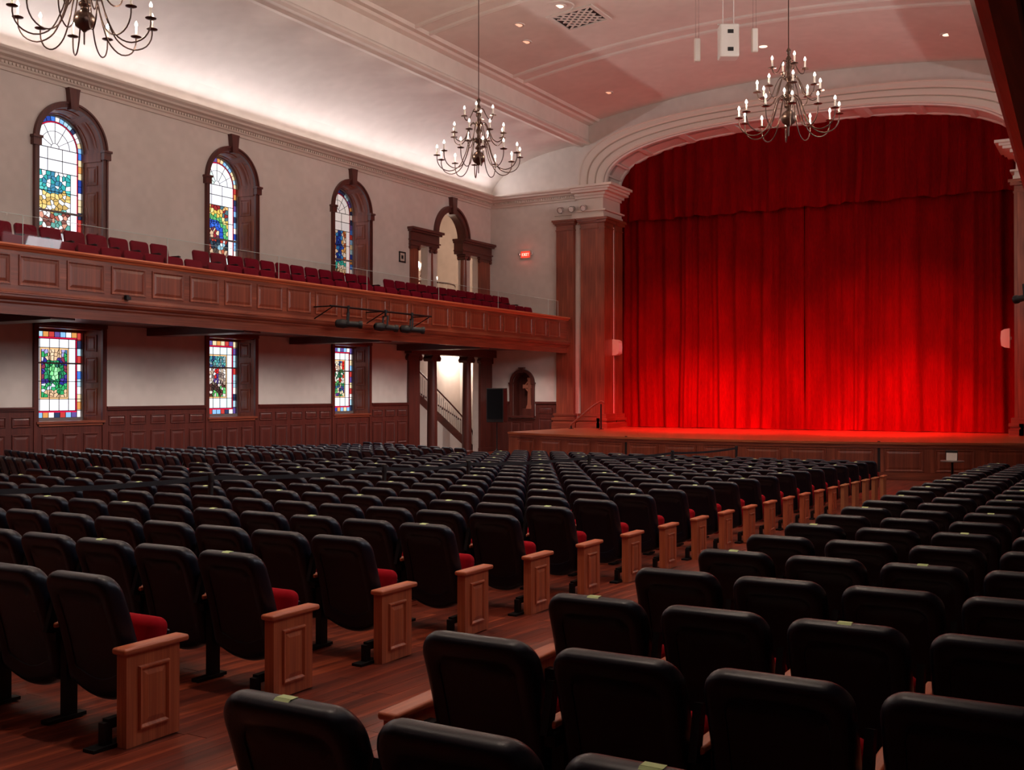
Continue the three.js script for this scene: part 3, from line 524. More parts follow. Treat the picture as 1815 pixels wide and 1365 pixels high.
    for (let k = 0; k < 3; k++) {
      const a0 = Math.PI * (k + 0.1) / 3, a1 = Math.PI * (k + 0.9) / 3, R = z => WH + (0.82 - WH) * z / GZ, L = [];
      for (let i = 0; i <= 10; i++) { const a = a0 + (a1 - a0) * i / 10, pr = [[-0.12, 0], [-0.14, -0.02], [-0.18, -0.02], [-0.2, -0.005], [-0.26, -0.016], [-0.34, -0.016], [-0.40, -0.005], [-0.42, -0.02], [-0.46, -0.02], [-0.48, 0]]; L.push(pr.map(([z, d]) => { const r = R(z) + (i === 0 || i === 10 ? 0 : d); return [r * Math.cos(a), ys + r * Math.sin(a), z]; })); }
      obj('soffit_panel', grid(L, 0.4), M.wood, so);
    }
    obj('sash', mg([(() => { const s = new THREE.Shape(); s.moveTo(-0.86, y0 - 0.08); s.lineTo(-0.86, ys); s.absarc(0, ys, 0.86, Math.PI, 0, true); s.lineTo(0.86, y0 - 0.08); s.closePath(); s.holes.push(archPath(new THREE.Path(), 0, GH, y0, ys)); return extr(s, 0.08, GZ - 0.03, 28); })(), bb(-GH, GH, 6.22, 6.27, GZ - 0.02, GZ + 0.04)]), M.sash, t);
    reseed(400 + wi);
    const e = GH - bw, r = 0.035;
    const nb = 20; for (let k = 0; k < nb; k++) for (const s of [-1, 1]) { const a = y0 + (ys - y0) * k / nb, b = y0 + (ys - y0) * (k + 1) / nb; rect(t, s < 0 ? -GH : e, s < 0 ? -e : GH, a, b, pick(JEWEL), 'border_glass'); C.push(flatBar([s < 0 ? -GH : e, a, GZ], [s < 0 ? -e : GH, a], 0.01, 0.012)); }
    for (const s of [-1, 1]) rect(t, s < 0 ? -e : e - r, s < 0 ? -e + r : e, y0, ys, '#c4123a', 'red_fillet');
    const sector = (ra, rb, a0, a1) => { const P = [], n = 5; for (let i = 0; i <= n; i++) { const a = a0 + (a1 - a0) * i / n; P.push([rb * Math.cos(a), ys + rb * Math.sin(a)]); } for (let i = n; i >= 0; i--) { const a = a0 + (a1 - a0) * i / n; P.push([ra * Math.cos(a), ys + ra * Math.sin(a)]); } return P; };
    for (let k = 0; k < 18; k++) { obj('border_glass', polyGeo(sector(e, GH, Math.PI * k / 18, Math.PI * (k + 1) / 18), GZ), glass(pick(JEWEL)), t); obj('red_fillet', polyGeo(sector(e - r, e, Math.PI * k / 18, Math.PI * (k + 1) / 18), GZ), glass('#c4123a'), t); const a = Math.PI * k / 18; C.push(flatBar([e * Math.cos(a), ys + e * Math.sin(a), GZ], [GH * Math.cos(a), ys + GH * Math.sin(a)], 0.01, 0.012)); }
    // fan light
    const rr = [0.12, 0.43, e - r];
    for (let k = 0; k < 6; k++) for (let q = 0; q < 2; q++) obj('fan_pane', polyGeo(sector(rr[q], rr[q + 1], Math.PI * k / 6, Math.PI * (k + 1) / 6), GZ), glass(wi === 1 && q === 0 && k > 3 ? '#cfe6d8' : pick(CLEAR)), t);
    obj('fan_pane', polyGeo(sector(0.001, 0.12, 0, Math.PI), GZ), glass(CLEAR[0]), t);
    for (const R of [0.12, 0.43, e - r, e]) for (let k = 0; k < 18; k++) { const a = Math.PI * k / 18, b = Math.PI * (k + 1) / 18; C.push(flatBar([R * Math.cos(a), ys + R * Math.sin(a), GZ], [R * Math.cos(b), ys + R * Math.sin(b)], 0.011, 0.012)); }
    for (let k = 1; k < 6; k++) { const a = Math.PI * k / 6; C.push(flatBar([0.12 * Math.cos(a), ys + 0.12 * Math.sin(a), GZ], [(e - r) * Math.cos(a), ys + (e - r) * Math.sin(a)], 0.011, 0.012)); }
    const X = [-e + r, -0.215, 0.215, e - r], Y = [ys, 7.55, 7.25, 6.75, 6.245, 5.72, 5.2, y0], A = 0.46;
    for (let j = 0; j < Y.length - 1; j++) {
      const top = Y[j], bot = Y[j + 1], art = j >= 2 && j <= 4;
      if (art) { for (const s of [-1, 1]) rect(t, s < 0 ? -e + r : A, s < 0 ? -A : e - r, bot, top, pick(CLEAR)); }
      else for (let i = 0; i < 3; i++) rect(t, X[i], X[i + 1], bot, top, wi === 1 && j > 4 ? pick(['#cfe6d8', '#dcece4']) : pick(CLEAR));
      C.push(flatBar([-e, bot, GZ], [e, bot], 0.017, 0.02));
      if (!art) for (let i = 1; i < 3; i++) C.push(flatBar([X[i], bot, GZ], [X[i], top], 0.011, 0.012));
    }
    C.push(flatBar([-e, ys, GZ], [e, ys], 0.017, 0.02), flatBar([-A, 5.72, GZ], [-A, 7.25], 0.012, 0.014), flatBar([A, 5.72, GZ], [A, 7.25], 0.012, 0.014), flatBar([-e, y0, GZ], [-e, ys], 0.012, 0.014), flatBar([e, y0, GZ], [e, ys], 0.012, 0.014));
    mosaic(t, -A, A, 5.72, 7.25, 8, 14, SUBJU[wi][1], 800 + wi, C);
    obj('lead_cames', C, M.lead, t);
  }
});
// ---------------------------------------------------------------- wainscot of the left and stage walls
{
  const spans = [[14.0, 16.64], [18.76, 22.19], [24.31, 27.79], [29.91, 32.1]];
  spans.forEach(([a, b], i) => {
    const t = struct('trim_' + (6 + i), 'raised panel mahogany wainscot ' + ['left of the leaf window', 'between the leaf window and the teal figure window', 'between the two figure windows', 'beside the stair hall columns'][i], [LWX, 0, 0], Math.PI / 2, 'wainscot');
    obj('wainscot_board', uvm(bb(a, b, -1.0, 1.24, 0, 0.04)), M.darkWood, t);
    obj('chair_rail', uvm(mg([bb(a, b, 1.22, 1.27, 0, 0.08), bb(a, b, 1.27, 1.31, 0, 0.11)]), 'x'), M.darkWood, t);
    const n = Math.round((b - a) / 0.66), w = (b - a) / n;
    for (let k = 0; k < n; k++) {
      const x = a + w * (k + 0.5), f = floorY(-x);
      obj('wainscot_panel', panelGeo(w - 0.16, 0.25), M.darkWood, t, [x, 0.95, 0.041]);
      obj('wainscot_panel', panelGeo(w - 0.16, 0.8), M.darkWood, t, [x, 0.26, 0.041]);
    }
    obj('baseboard', uvm(bb(a, b, -1.0, floorY(-(a + b) / 2) + 0.2, 0, 0.07), 'x'), M.darkWood, t);
  });
  WIN.forEach((c, i) => { const t = obj('window_apron', uvm(bb(c - 1.06, c + 1.06, -1.0, 0.86, 0, 0.04)), M.darkWood, scene, [LWX, 0, 0], [0, Math.PI / 2, 0]); tag(t, 'mahogany apron board below the ' + ['leaf medallion', 'teal figure', 'red and green figure'][i] + ' window', 'wainscot'); t.userData.kind = 'structure'; t.name = 'trim_' + (12 + i); });
  const t = struct('trim_10', 'mahogany wainscot on the stage wall below the cross niche', [0, 0, ZS], 0, 'wainscot');
  obj('wainscot_board', uvm(mg([bb(-22.9, -22.08, -1.0, 1.24, 0, 0.04), bb(-20.86, -19.9, -1.0, 1.24, 0, 0.04), bb(-22.08, -20.86, -1.0, 0.62, 0, 0.04)])), M.darkWood, t);
  obj('chair_rail', uvm(mg([bb(-22.9, -22.08, 1.22, 1.31, 0, 0.09), bb(-20.86, -19.9, 1.22, 1.31, 0, 0.09)]), 'x'), M.darkWood, t);
  for (const x of [-20.4]) { obj('wainscot_panel', panelGeo(0.62, 0.25), M.darkWood, t, [x, 0.95, 0.041]); obj('wainscot_panel', panelGeo(0.62, 0.7), M.darkWood, t, [x, 0.3, 0.041]); }
  for (const x of [-21.77, -21.17]) obj('wainscot_panel', panelGeo(0.46, 0.6), M.darkWood, t, [x, 0.2, 0.041]);
}
{ // niche with the stone cross
  const t = thing('wall_niche', 'dark arched wooden niche holding a stone cross beside the stage', 'niche', [-21.47, 0.66, ZS]);
  const Y = y => y - 0.66, ys = Y(2.05);
  const s = new THREE.Shape(); s.moveTo(-0.57, 0); s.lineTo(-0.57, ys); s.absarc(0, ys, 0.57, Math.PI, 0, true); s.lineTo(0.57, 0); s.lineTo(0.45, 0); s.lineTo(0.45, ys); s.absarc(0, ys, 0.45, 0, Math.PI, false); s.lineTo(-0.45, 0); s.closePath();
  obj('casing', uvm(extr(s, 0.1, 0, 24)), M.darkWood, t);
  obj('keystone', uvm(mg([bx(0.16, 0.2, 0.14, 0, ys + 0.52, 0.07), bx(0.24, 0.05, 0.17, 0, ys + 0.62, 0.085)])), M.darkWood, t);
  for (const q of [-1, 1]) obj('impost', uvm(bx(0.17, 0.07, 0.14, q * 0.52, ys, 0.07), 'x'), M.darkWood, t);
  obj('sill', uvm(bx(1.2, 0.07, 0.16, 0, 0.035, 0.08), 'x'), M.darkWood, t);
  const b = []; const P = []; for (let i = 0; i <= 20; i++) { const a = Math.PI * i / 20; P.push([0.44 * Math.cos(a), ys + 0.44 * Math.sin(a)]); } P.unshift([0.44, 0.062]); P.push([-0.44, 0.062]);
  obj('lining', uvm(mg([grid(P.map(p => [[p[0], p[1], 0], [p[0], p[1], -0.5]]), 0.5), bb(-0.46, 0.46, 0, ys + 0.46, -0.54, -0.495), bb(-0.445, 0.445, 0.0, 0.055, -0.494, -0.002)])), M.darkWood, t);
  // cross stands inside the niche
  const c = thing('stone_cross', 'small stone ringed cross standing in the arched niche', 'cross', [-21.2, 0.98, ZS - 0.1]);
  obj('plinth', uvm(bx(0.62, 0.3, 0.36, 0, -0.115, -0.1)), M.darkWood, c);
  obj('shaft', prism([[-0.15, 0.035], [0.15, 0.035], [0.13, 0.14], [0.085, 0.2], [0.065, 0.78], [0.07, 1.28], [-0.07, 1.28], [-0.065, 0.78], [-0.085, 0.2], [-0.13, 0.14]], -0.09, 0.05, (a, b, z) => [a, b, z], 0.2), M.stone, c);
  obj('arms', mg([bx(0.58, 0.13, 0.12, 0, 0.94, -0.02), bx(0.06, 0.17, 0.125, 0.27, 0.94, -0.02), bx(0.06, 0.17, 0.125, -0.27, 0.94, -0.02), bx(0.19, 0.07, 0.125, 0, 1.26, -0.02)]), M.stone, c);
  const rg = new THREE.TorusGeometry(0.2, 0.035, 8, 28); rg.translate(0, 0.94, -0.02); obj('ring', norm(rg), M.stone, c);
}
// ---------------------------------------------------------------- left balcony
{
  const BX = -19.34, t = thing('balcony', 'long mahogany panelled balcony along the window wall', 'balcony', [BX, 3.23, 0]);
  const Y = y => y - 3.23, z0 = 4.9, z1 = -37.9;
  const P = (pts, m, nm, g = 'z') => obj(nm, uvm(prism(pts.map(([a, y]) => [a, Y(y)]), z0, z1, alongZ, 0.3), g), m, t);
  P([[-0.1, 3.23], [0, 3.23], [0, 3.46], [-0.1, 3.46]], M.wood, 'lower_board');
  P([[-0.1, 3.44], [0.02, 3.44], [0.05, 3.47], [0.05, 3.5], [0.12, 3.53], [0.15, 3.57], [0.15, 3.61], [0.17, 3.62], [0.17, 3.645], [0.06, 3.67], [0.05, 3.72], [-0.1, 3.72]], M.wood, 'cornice_moulding');
  P([[-0.1, 3.7], [0.035, 3.7], [0.035, 4.52], [-0.1, 4.52]], M.wood, 'fascia');
  P([[-0.16, 4.5], [0.05, 4.5], [0.08, 4.545], [0.13, 4.56], [0.15, 4.595], [0.13, 4.63], [-0.16, 4.63]], M.oak, 'hand_rail');
  const fl = struct('floor_balcony', 'stepped deck and dark beamed soffit of the balcony along the window wall', [BX, 3.23, 0], 0, 'floor');
  obj('deck', uvm(prism([[-3.65, 3.4], [-0.105, 3.4], [-0.105, 4.02], [-1.25, 4.02], [-1.25, 4.42], [-3.65, 4.42]].map(([a, y]) => [a, Y(y)]), z0, z1, alongZ, 0), 'z'), M.darkWood, fl);
  const g = panelGeo(0.95, 0.62, 1.1);
  for (let k = -8; k < 22; k++) { const z = -14.12 - 1.125 * k; if (z < -37.6) break; if (z > -11) continue; obj('fascia_panel', g, M.wood, t, [0.036, Y(4.12), z], [0, Math.PI / 2, 0]); }
  for (const z of [-14.8, -20.4, -26.05, -31.75]) obj('cross_beam', uvm(bb(-3.65, -0.12, Y(3.19), Y(3.42), z - 0.3, z + 0.3), 'x'), M.darkWood, fl);
  const cm = obj('fascia_camera', [bx(0.1, 0.07, 0.12, 0.08, Y(3.75), -16.3), cyl(0.05, 0.05, 0.06, 0.06, Y(3.76), -16.3)], M.black, t); cm.userData.label = 'small black camera clipped below the panels';
  // frameless glass guard on the rail
  const G = thing('glass_guard', 'frameless clear glass guard standing on the balcony rail', 'glass guard', [BX - 0.02, 4.62, 0]);
  for (let z = -10.06; z > -37; z -= 3.745) { const L = Math.min(3.72, z + 37.05); if (L < 0.3) break; const p = obj('glass_panel', (() => { const g = new THREE.PlaneGeometry(L, 0.61); g.rotateY(Math.PI / 2); g.translate(0, 0.315, z - L / 2); return norm(g); })(), M.guard, G); obj('panel_edge', bb(-0.0065, 0.0065, 0.617, 0.624, z, z - L), M.glassEdge, p); obj('panel_edge', bb(-0.0065, 0.0065, 0.01, 0.617, z - L + 0.004, z - L - 0.004), M.glassEdge, p); }
}
{ // recessed lights in the soffit of the left balcony
  const W = ['the leaf window', 'the teal figure window', 'the red and green figure window', 'the stair hall columns'];
  [17.7, 23.25, 28.85, 34.6].forEach((c, i) => { for (const q of [-1, 1]) {
    const z = -c - q * 1.35, t = thing('soffit_downlight', 'recessed light in the balcony soffit before ' + W[i] + (q < 0 ? ', rear' : ', stage side'), 'ceiling light', [-20.7, 3.4, z], 0, 'recessed lights under the balcony');
    obj('trim_ring', lathe([[0.08, 0.0], [0.11, -0.012], [0.125, -0.004], [0.126, 0.0]], 20), M.trim, t); obj('lens', lathe([[0, -0.003], [0.082, -0.003]], 16), M.lens, t);
    const l = new THREE.SpotLight(new THREE.Color(1, 0.92, 0.87), 20, 0, 1.2, 0.5, 2); l.position.set(-20.7, 3.37, z); l.target.position.set(-20.9, 0, z); l.castShadow = true; l.shadow.radius = 3; scene.add(l); scene.add(l.target);
  } });
}
{ // right balcony, its lip passes over the camera's corner
  const F = z => -0.33 + 0.036 * z, t = thing('balcony', 'dark underside and moulded lip of the balcony overhead along the right wall', 'balcony', [0, 3.23, 0]);
  const Y = y => y - 3.23, P = (pts, m, nm) => obj(nm, uvm(prism(pts.map(([a, y]) => [a, Y(y)]), 4.9, -37.6, (a, y, z) => [a > 1 ? RWX - 0.02 : F(z) + a, y, z], 0.3), 'z'), m, t);
  P([[0, 3.23], [0.1, 3.23], [0.1, 3.46], [0, 3.46]], M.wood, 'lower_board');
  P([[0.1, 3.44], [-0.02, 3.44], [-0.05, 3.47], [-0.05, 3.5], [-0.12, 3.53], [-0.15, 3.57], [-0.15, 3.645], [-0.06, 3.67], [-0.05, 3.72], [0.1, 3.72]], M.wood, 'cornice_moulding');
  P([[0.1, 3.7], [-0.035, 3.7], [-0.035, 4.52], [0.1, 4.52]], M.wood, 'fascia');
  P([[0.16, 4.5], [-0.05, 4.5], [-0.13, 4.56], [-0.15, 4.595], [-0.13, 4.63], [0.16, 4.63]], M.oak, 'hand_rail');
  const fl = struct('floor_gallery', 'dark soffit of the balcony along the right wall', [0, 3.23, 0], 0, 'floor');
  obj('deck', uvm(prism([[0.105, 3.36], [0.105, 4.3], [5, 4.3], [5, 3.36]].map(([a, y]) => [a, Y(y)]), 4.9, -37.6, (a, y, z) => [a > 1 ? RWX - 0.02 : F(z) + a, y, z], 0), 'z'), M.darkWood, fl);
}

{ // balcony across the rear of the hall, above and behind the camera
  const t = thing('balcony', 'mahogany balcony across the rear of the hall', 'balcony', [CX, 3.23, 1.4]);
  obj('fascia', uvm(mg([bb(-8.6, 9.9, 0, 0.24, 0, 0.1), bb(-8.6, 9.9, 0.241, 0.48, -0.12, 0.1), bb(-8.6, 9.9, 0.481, 1.3, -0.03, 0.1)]), 'x'), M.wood, t);
  obj('hand_rail', uvm(bb(-8.6, 9.9, 1.301, 1.4, -0.14, 0.16), 'x'), M.oak, t);
  const f = struct('floor_rear', 'dark soffit of the balcony across the rear', [CX, 3.36, 1.4], 0, 'floor');
  obj('deck', uvm(bb(-8.6, 9.9, 0, 0.9, 0.102, 3.55), 'x'), M.darkWood, f);
  structMesh('trim_21', 'mahogany panelling on the rear wall below the balcony', uvm(bb(LWX + 0.2, RWX - 0.05, -0.3, 3.3, 4.93, 4.99)), M.darkWood, 'wainscot');
}
// ---------------------------------------------------------------- openings at the stage end of the left wall
{
  const up = struct('trim_15', 'mahogany three part arched opening above the balcony beside the stage wall', [LWX, 0, 0], Math.PI / 2, 'opening');
  const ring = (ro, ri, d, z) => { const s = new THREE.Shape(); s.moveTo(PAL - ro, 7.7); s.absarc(PAL, 7.72, ro, Math.PI, 0, true); s.lineTo(PAL + ri, 7.7); s.absarc(PAL, 7.72, ri, 0, Math.PI, false); s.closePath(); return extr(s, d, z, 28); };
  obj('archivolt', uvm(mg([ring(1.22, 0.97, 0.1, 0), ring(1.22, 1.14, 0.05, 0.1), ring(0.975, 0.95, 0.32, -0.31)])), M.darkWood, up);
  obj('keystone', uvm(prism([[-0.12, 8.6], [0.12, 8.6], [0.16, 9.2], [0.2, 9.26], [-0.2, 9.26], [-0.16, 9.2]].map(([a, b]) => [a + PAL, b]), 0, 0.2, (a, b, z) => [a, b, z], 0)), M.darkWood, up);
  for (const [a, b] of [[32.2, 34.06], [35.72, 37.93]])
    obj('entablature', uvm(mg([bb(a, b, 7.17, 7.28, -0.32, 0.1), bb(a - 0.03, b + 0.03, 7.28, 7.33, -0.33, 0.15), bb(a, b, 7.33, 7.6, -0.32, 0.1), bb(a - 0.06, b + 0.06, 7.6, 7.67, -0.33, 0.2), bb(a - 0.1, b + 0.1, 7.67, 7.76, -0.33, 0.28)]), 'x'), M.darkWood, up);
  for (const [a, b, round] of [[32.25, 32.74, 0], [33.57, 33.85, 1], [35.94, 36.22, 1], [37.04, 37.86, 0]]) {
    const c = (a + b) / 2, w = b - a;
    const sh = obj(round ? 'column' : 'pilaster', uvm(round ? lathe([[w / 2, 4.45], [w / 2 * 0.98, 5.4], [w / 2 * 0.86, 7.0]], 20, c, 0, -0.1) : bb(a, b, 4.45, 7.0, -0.02, 0.06)), M.wood, up);
    obj('capital', uvm(mg([bb(a - 0.06, b + 0.06, 7.1, 7.168, round ? -0.3 : -0.02, 0.12), bb(a - 0.02, b + 0.02, 7.0, 7.1, round ? -0.28 : -0.02, 0.08), ...(round ? [-1, 1] : [-1, 1]).map(q => { const g = new THREE.CylinderGeometry(0.075, 0.075, round ? 0.38 : 0.1, 14); g.rotateX(Math.PI / 2); g.translate(c + q * (w / 2 + 0.0), 7.02, round ? -0.08 : 0.06); return norm(g); })]), 'x'), M.darkWood, sh);
  }
  const lo = struct('trim_16', 'dark beam across the stair hall opening below the balcony', [LWX, 0, 0], Math.PI / 2, 'beam');
  obj('beam', uvm(bb(31.95, 37.99, 3.1, 3.398, -0.32, 0.3), 'x'), M.darkWood, lo);
  for (const [a, b, round, lb] of [[32.1, 32.8, 0, 'dark mahogany pilaster at the left jamb of the stair hall opening'], [33.53, 33.93, 1, 'dark mahogany ionic column on the left of the stair hall opening'], [35.98, 36.36, 1, 'dark mahogany ionic column on the right of the stair hall opening'], [37.09, 38.0, 0, 'wide dark mahogany pilaster against the corner of the stage wall']]) {
    const c = (a + b) / 2, w = b - a, t = round ? thing('ionic_column', lb, 'column', [LWX, floorY(-c), -c], Math.PI / 2) : struct(c < 35 ? 'trim_19' : 'trim_20', lb, [LWX, floorY(-c), -c], Math.PI / 2, 'pilaster'), H = 3.1 - floorY(-c);
    if (round) obj('shaft', uvm(lathe([[w / 2, 0.12], [w / 2, 0.6], [w / 2 * 0.98, 1.4], [w / 2 * 0.86, H - 0.2]], 24, 0, 0, 0)), M.darkWood, t);
    else obj('shaft', uvm(bb(-w / 2, w / 2, 0.1, H - 0.12, -0.02, 0.08)), M.darkWood, t);
    const d = round ? [-0.2, 0.2] : [-0.02, 0.14];
    obj('capital', uvm(mg([bb(-w / 2 - 0.05, w / 2 + 0.05, H - 0.07, H, ...d), bb(-w / 2 + 0.02, w / 2 - 0.02, H - 0.2, H - 0.05, d[0] + 0.01, d[1] - 0.02), ...[-1, 1].map(q => { const g = new THREE.CylinderGeometry(0.1, 0.1, d[1] - d[0], 16); g.rotateX(Math.PI / 2); g.translate(q * (w / 2 + 0.02), H - 0.15, (d[0] + d[1]) / 2); return norm(g); })]), 'x'), M.darkWood, t);
    obj('base', uvm(round ? mg([bb(-w / 2 - 0.06, w / 2 + 0.06, 0, 0.07, -0.25, 0.25), lathe([[w / 2 + 0.05, 0.06], [w / 2 + 0.06, 0.09], [w / 2 + 0.02, 0.13]], 24, 0, 0, 0)]) : bb(-w / 2 - 0.03, w / 2 + 0.03, 0, 0.16, -0.02, 0.12), 'x'), M.darkWood, t);
  }
}
{ // stair hall (below) and lobby (above) behind the left wall
  structMesh('wall_stairhall', 'off white plaster walls of the stair hall behind the columns', uvm(mg([bb(-25.2, -24.9, -1.0, 3.3, -38.6, -32.4), bb(-25.25, -23.31, -1.02, 3.3, -38.95, -38.6), bb(-25.25, -23.31, -1.02, 3.3, -32.4, -32.2), bb(-25.3, -23.31, 3.3, 3.55, -39, -32.1)])), M.plaster, 'wall');
  structMesh('wall_lobby', 'warm off white walls and floor of the upper lobby behind the arched opening', uvm(mg([bb(-29.3, -29, 4.4, 11, -43, -31.5), bb(-29.35, -23.31, 4.38, 11, -43.3, -43), bb(-29.35, -23.31, 4.38, 11, -31.5, -31.25), bb(-29.4, -23.31, 11, 11.2, -43.4, -31.2), bb(-29.4, -23.31, 4.2, 4.38, -43.4, -31.2), bb(-23.6, -23.32, 4.39, 10.9, -42.9, -38.71), bb(-23.52, -23.32, 9.74, 10.9, -38.7, -31.6)])), M.plaster, 'wall');
  const st = thing('staircase', 'dark wooden staircase with thin white balusters behind the columns', 'staircase', [-24.45, FRONTY, -38.25]);
  const rise = 0.172, run = 0.295;
  for (let k = 0; k < 15; k++) {
    const s = obj('step', uvm(mg([bx(0.84, 0.04, run + 0.04, -0.01, rise * (k + 1) - 0.02, run * (k + 0.5)), bx(0.82, rise - 0.03, 0.03, -0.01, rise * (k + 0.5) - 0.01, run * k + 0.02)]), 'x'), M.darkWood, st);
    for (const q of [0.25, 0.75]) obj('baluster', cyl(0.014, 0.014, 0.82, 0.38, rise * (k + 1), run * (k + q), 8), M.white, st);
  }
  obj('stringer', uvm(prism([[-0.05, 0], [run, 0], [run * 15, rise * 14 - 0.1], [run * 15, rise * 15.4], [-0.05, 0.2]], 0.36, 0.42, (z, y, x) => [x, y, z], 0), 'z'), M.darkWood, st);
  obj('side_wall', prism([[run, 0], [run * 15, 0], [run * 15, rise * 14 - 0.1]], 0.37, 0.41, (z, y, x) => [x, y, z], 0), M.plaster, st);
  obj('hand_rail', mg([tube([[0.38, 0.62, -0.12], [0.38, 0.9, 0.06], [0.38, 1.25, 0.5], [0.38, 0.93 + rise * 5.5, run * 5], [0.38, 0.93 + rise * 15, run * 15 - 0.1]], 0.032, 40, 8)]), M.darkWood, st);
  const wr = obj('wall_hand_rail', [bar([-24.82, 1.72, -35.3], [-24.82, 0.5, -38.6], 0.035, 8), ...[-35.8, -37.2, -38.4].map(z => bx(0.08, 0.05, 0.05, -24.86, 0.5 + (z + 38.6) * 0.37 - 0.03, z))], M.darkWood); tag(wr, 'dark wall mounted handrail rising along the stair hall wall', 'handrail');
  const ps = thing('framed_notice', 'small wood framed notice on the stair hall end wall', 'frame', [-24.02, 0.79, -38.64]);
  obj('frame', uvm(mg([bx(0.40, 0.04, 0.03, 0, 0.14, 0.015), bx(0.40, 0.04, 0.03, 0, -0.14, 0.015), bx(0.04, 0.3, 0.03, -0.18, 0, 0.015), bx(0.04, 0.3, 0.03, 0.18, 0, 0.015)])), M.wood, ps); obj('sheet', bx(0.34, 0.26, 0.01, 0, 0, 0.008), M.white, ps);
  const sw = thing('wall_switch', 'small dark wall switch below the framed notice', 'switch', [-23.92, 0.34, -38.64]); obj('plate', bx(0.17, 0.19, 0.02, 0, 0, 0.01), M.black, sw); obj('toggle', bx(0.04, 0.06, 0.03, 0, 0, 0.02), M.blackMetal, sw);
  const gr = thing('lobby_guard_rail', 'curved dark guard rail with thin white balusters in the upper lobby', 'railing', [-25.3, 5.2, -37.1]);
  const pts = []; for (let i = 0; i <= 16; i++) { const a = -0.6 + 2.6 * i / 16; pts.push([1.6 * Math.sin(a) * 0.7, 1.02, 1.5 - 1.6 * (1 - Math.cos(a)) * 1.2 - 1.2]); }
  const arc = []; for (let i = 0; i <= 18; i++) { const u = i / 18; arc.push([-0.2 + 0.9 * Math.sin(u * Math.PI * 0.9), 1.0, 1.9 - 3.5 * u]); }
  obj('hand_rail', tube(arc, 0.035, 30, 8), M.darkWood, gr);
  for (const p of arc) obj('baluster', cyl(0.012, 0.012, 1.9, p[0], -0.9, p[2], 6), M.white, gr);
  // lights of the two rooms: a plain ceiling globe below, the chandelier above
  const gl = thing('ceiling_globe_light', 'glowing globe light on the stair hall ceiling', 'ceiling light', [-24.5, 3.3, -37.7]);
  obj('base', cyl(0.1, 0.1, 0.03, 0, -0.03, 0), M.brass, gl); const bs = new THREE.SphereGeometry(0.12, 20, 14); bs.translate(0, -0.13, 0); obj('bulb_globe', norm(bs), M.bulb, gl);
  const pl2 = new THREE.PointLight(new THREE.Color(1, 0.9, 0.82), 8, 0, 2); pl2.position.set(-24.5, 3.17, -37.7); pl2.castShadow = true; pl2.shadow.radius = 5; scene.add(pl2);
}
// small framed picture on the window wall
{ const f = thing('framed_picture', 'small square dark framed picture between the arched window and the arched opening', 'frame', [LWX, 6.6, -31.78], Math.PI / 2);
  obj('frame', uvm(mg([bx(0.4, 0.05, 0.03, 0, 0.17, 0.015), bx(0.4, 0.05, 0.03, 0, -0.17, 0.015), bx(0.05, 0.38, 0.03, -0.17, 0, 0.015), bx(0.05, 0.38, 0.03, 0.17, 0, 0.015)])), M.black, f); obj('mount', bx(0.32, 0.32, 0.012, 0, 0, 0.008), M.beige, f); obj('print', bx(0.12, 0.13, 0.005, 0, 0, 0.017), M.black, f); }
{ // exit sign with twin lamp heads
  const t = thing('exit_sign', 'lit red exit sign with two emergency lamp heads on the stage wall', 'exit sign', [-21.3, 7.27, ZS]);
  obj('housing', bx(0.46, 0.3, 0.08, 0, 0, 0.04), M.beige, t);
  const face = obj('sign_face', bx(0.42, 0.26, 0.012, 0, 0, 0.085), std({ color: 0xb03020, emissive: new THREE.Color().setRGB(1, 0.09, 0.05), emissiveIntensity: 0.55 }), t);
  const font = await new FontLoader().loadAsync('fonts/droid/droid_sans_bold.typeface.json');
  const tg = new TextGeometry('EXIT', { font, size: 0.12, depth: 0.006, curveSegments: 3, bevelEnabled: false }); tg.computeBoundingBox(); tg.translate(-tg.boundingBox.max.x / 2, -0.06, 0.091);
  const tx = obj('sign_lettering', norm(tg), std({ color: 0xffffff, emissive: new THREE.Color().setRGB(1, 0.3, 0.22), emissiveIntensity: 0.8 }), t); tx.userData.label = 'EXIT in pale letters';
  for (const s of [-1, 1]) { obj('lamp_head', [cyl(0.05, 0.05, 0.08, s * 0.29, -0.02, 0.06), bx(0.06, 0.05, 0.05, s * 0.25, 0.0, 0.05)], M.chrome, t); }
  const l = new THREE.PointLight(new THREE.Color(1, 0.12, 0.08), 0.25, 0, 2); l.position.set(-21.3, 7.27, ZS + 0.2); l.castShadow = true; scene.add(l);
}
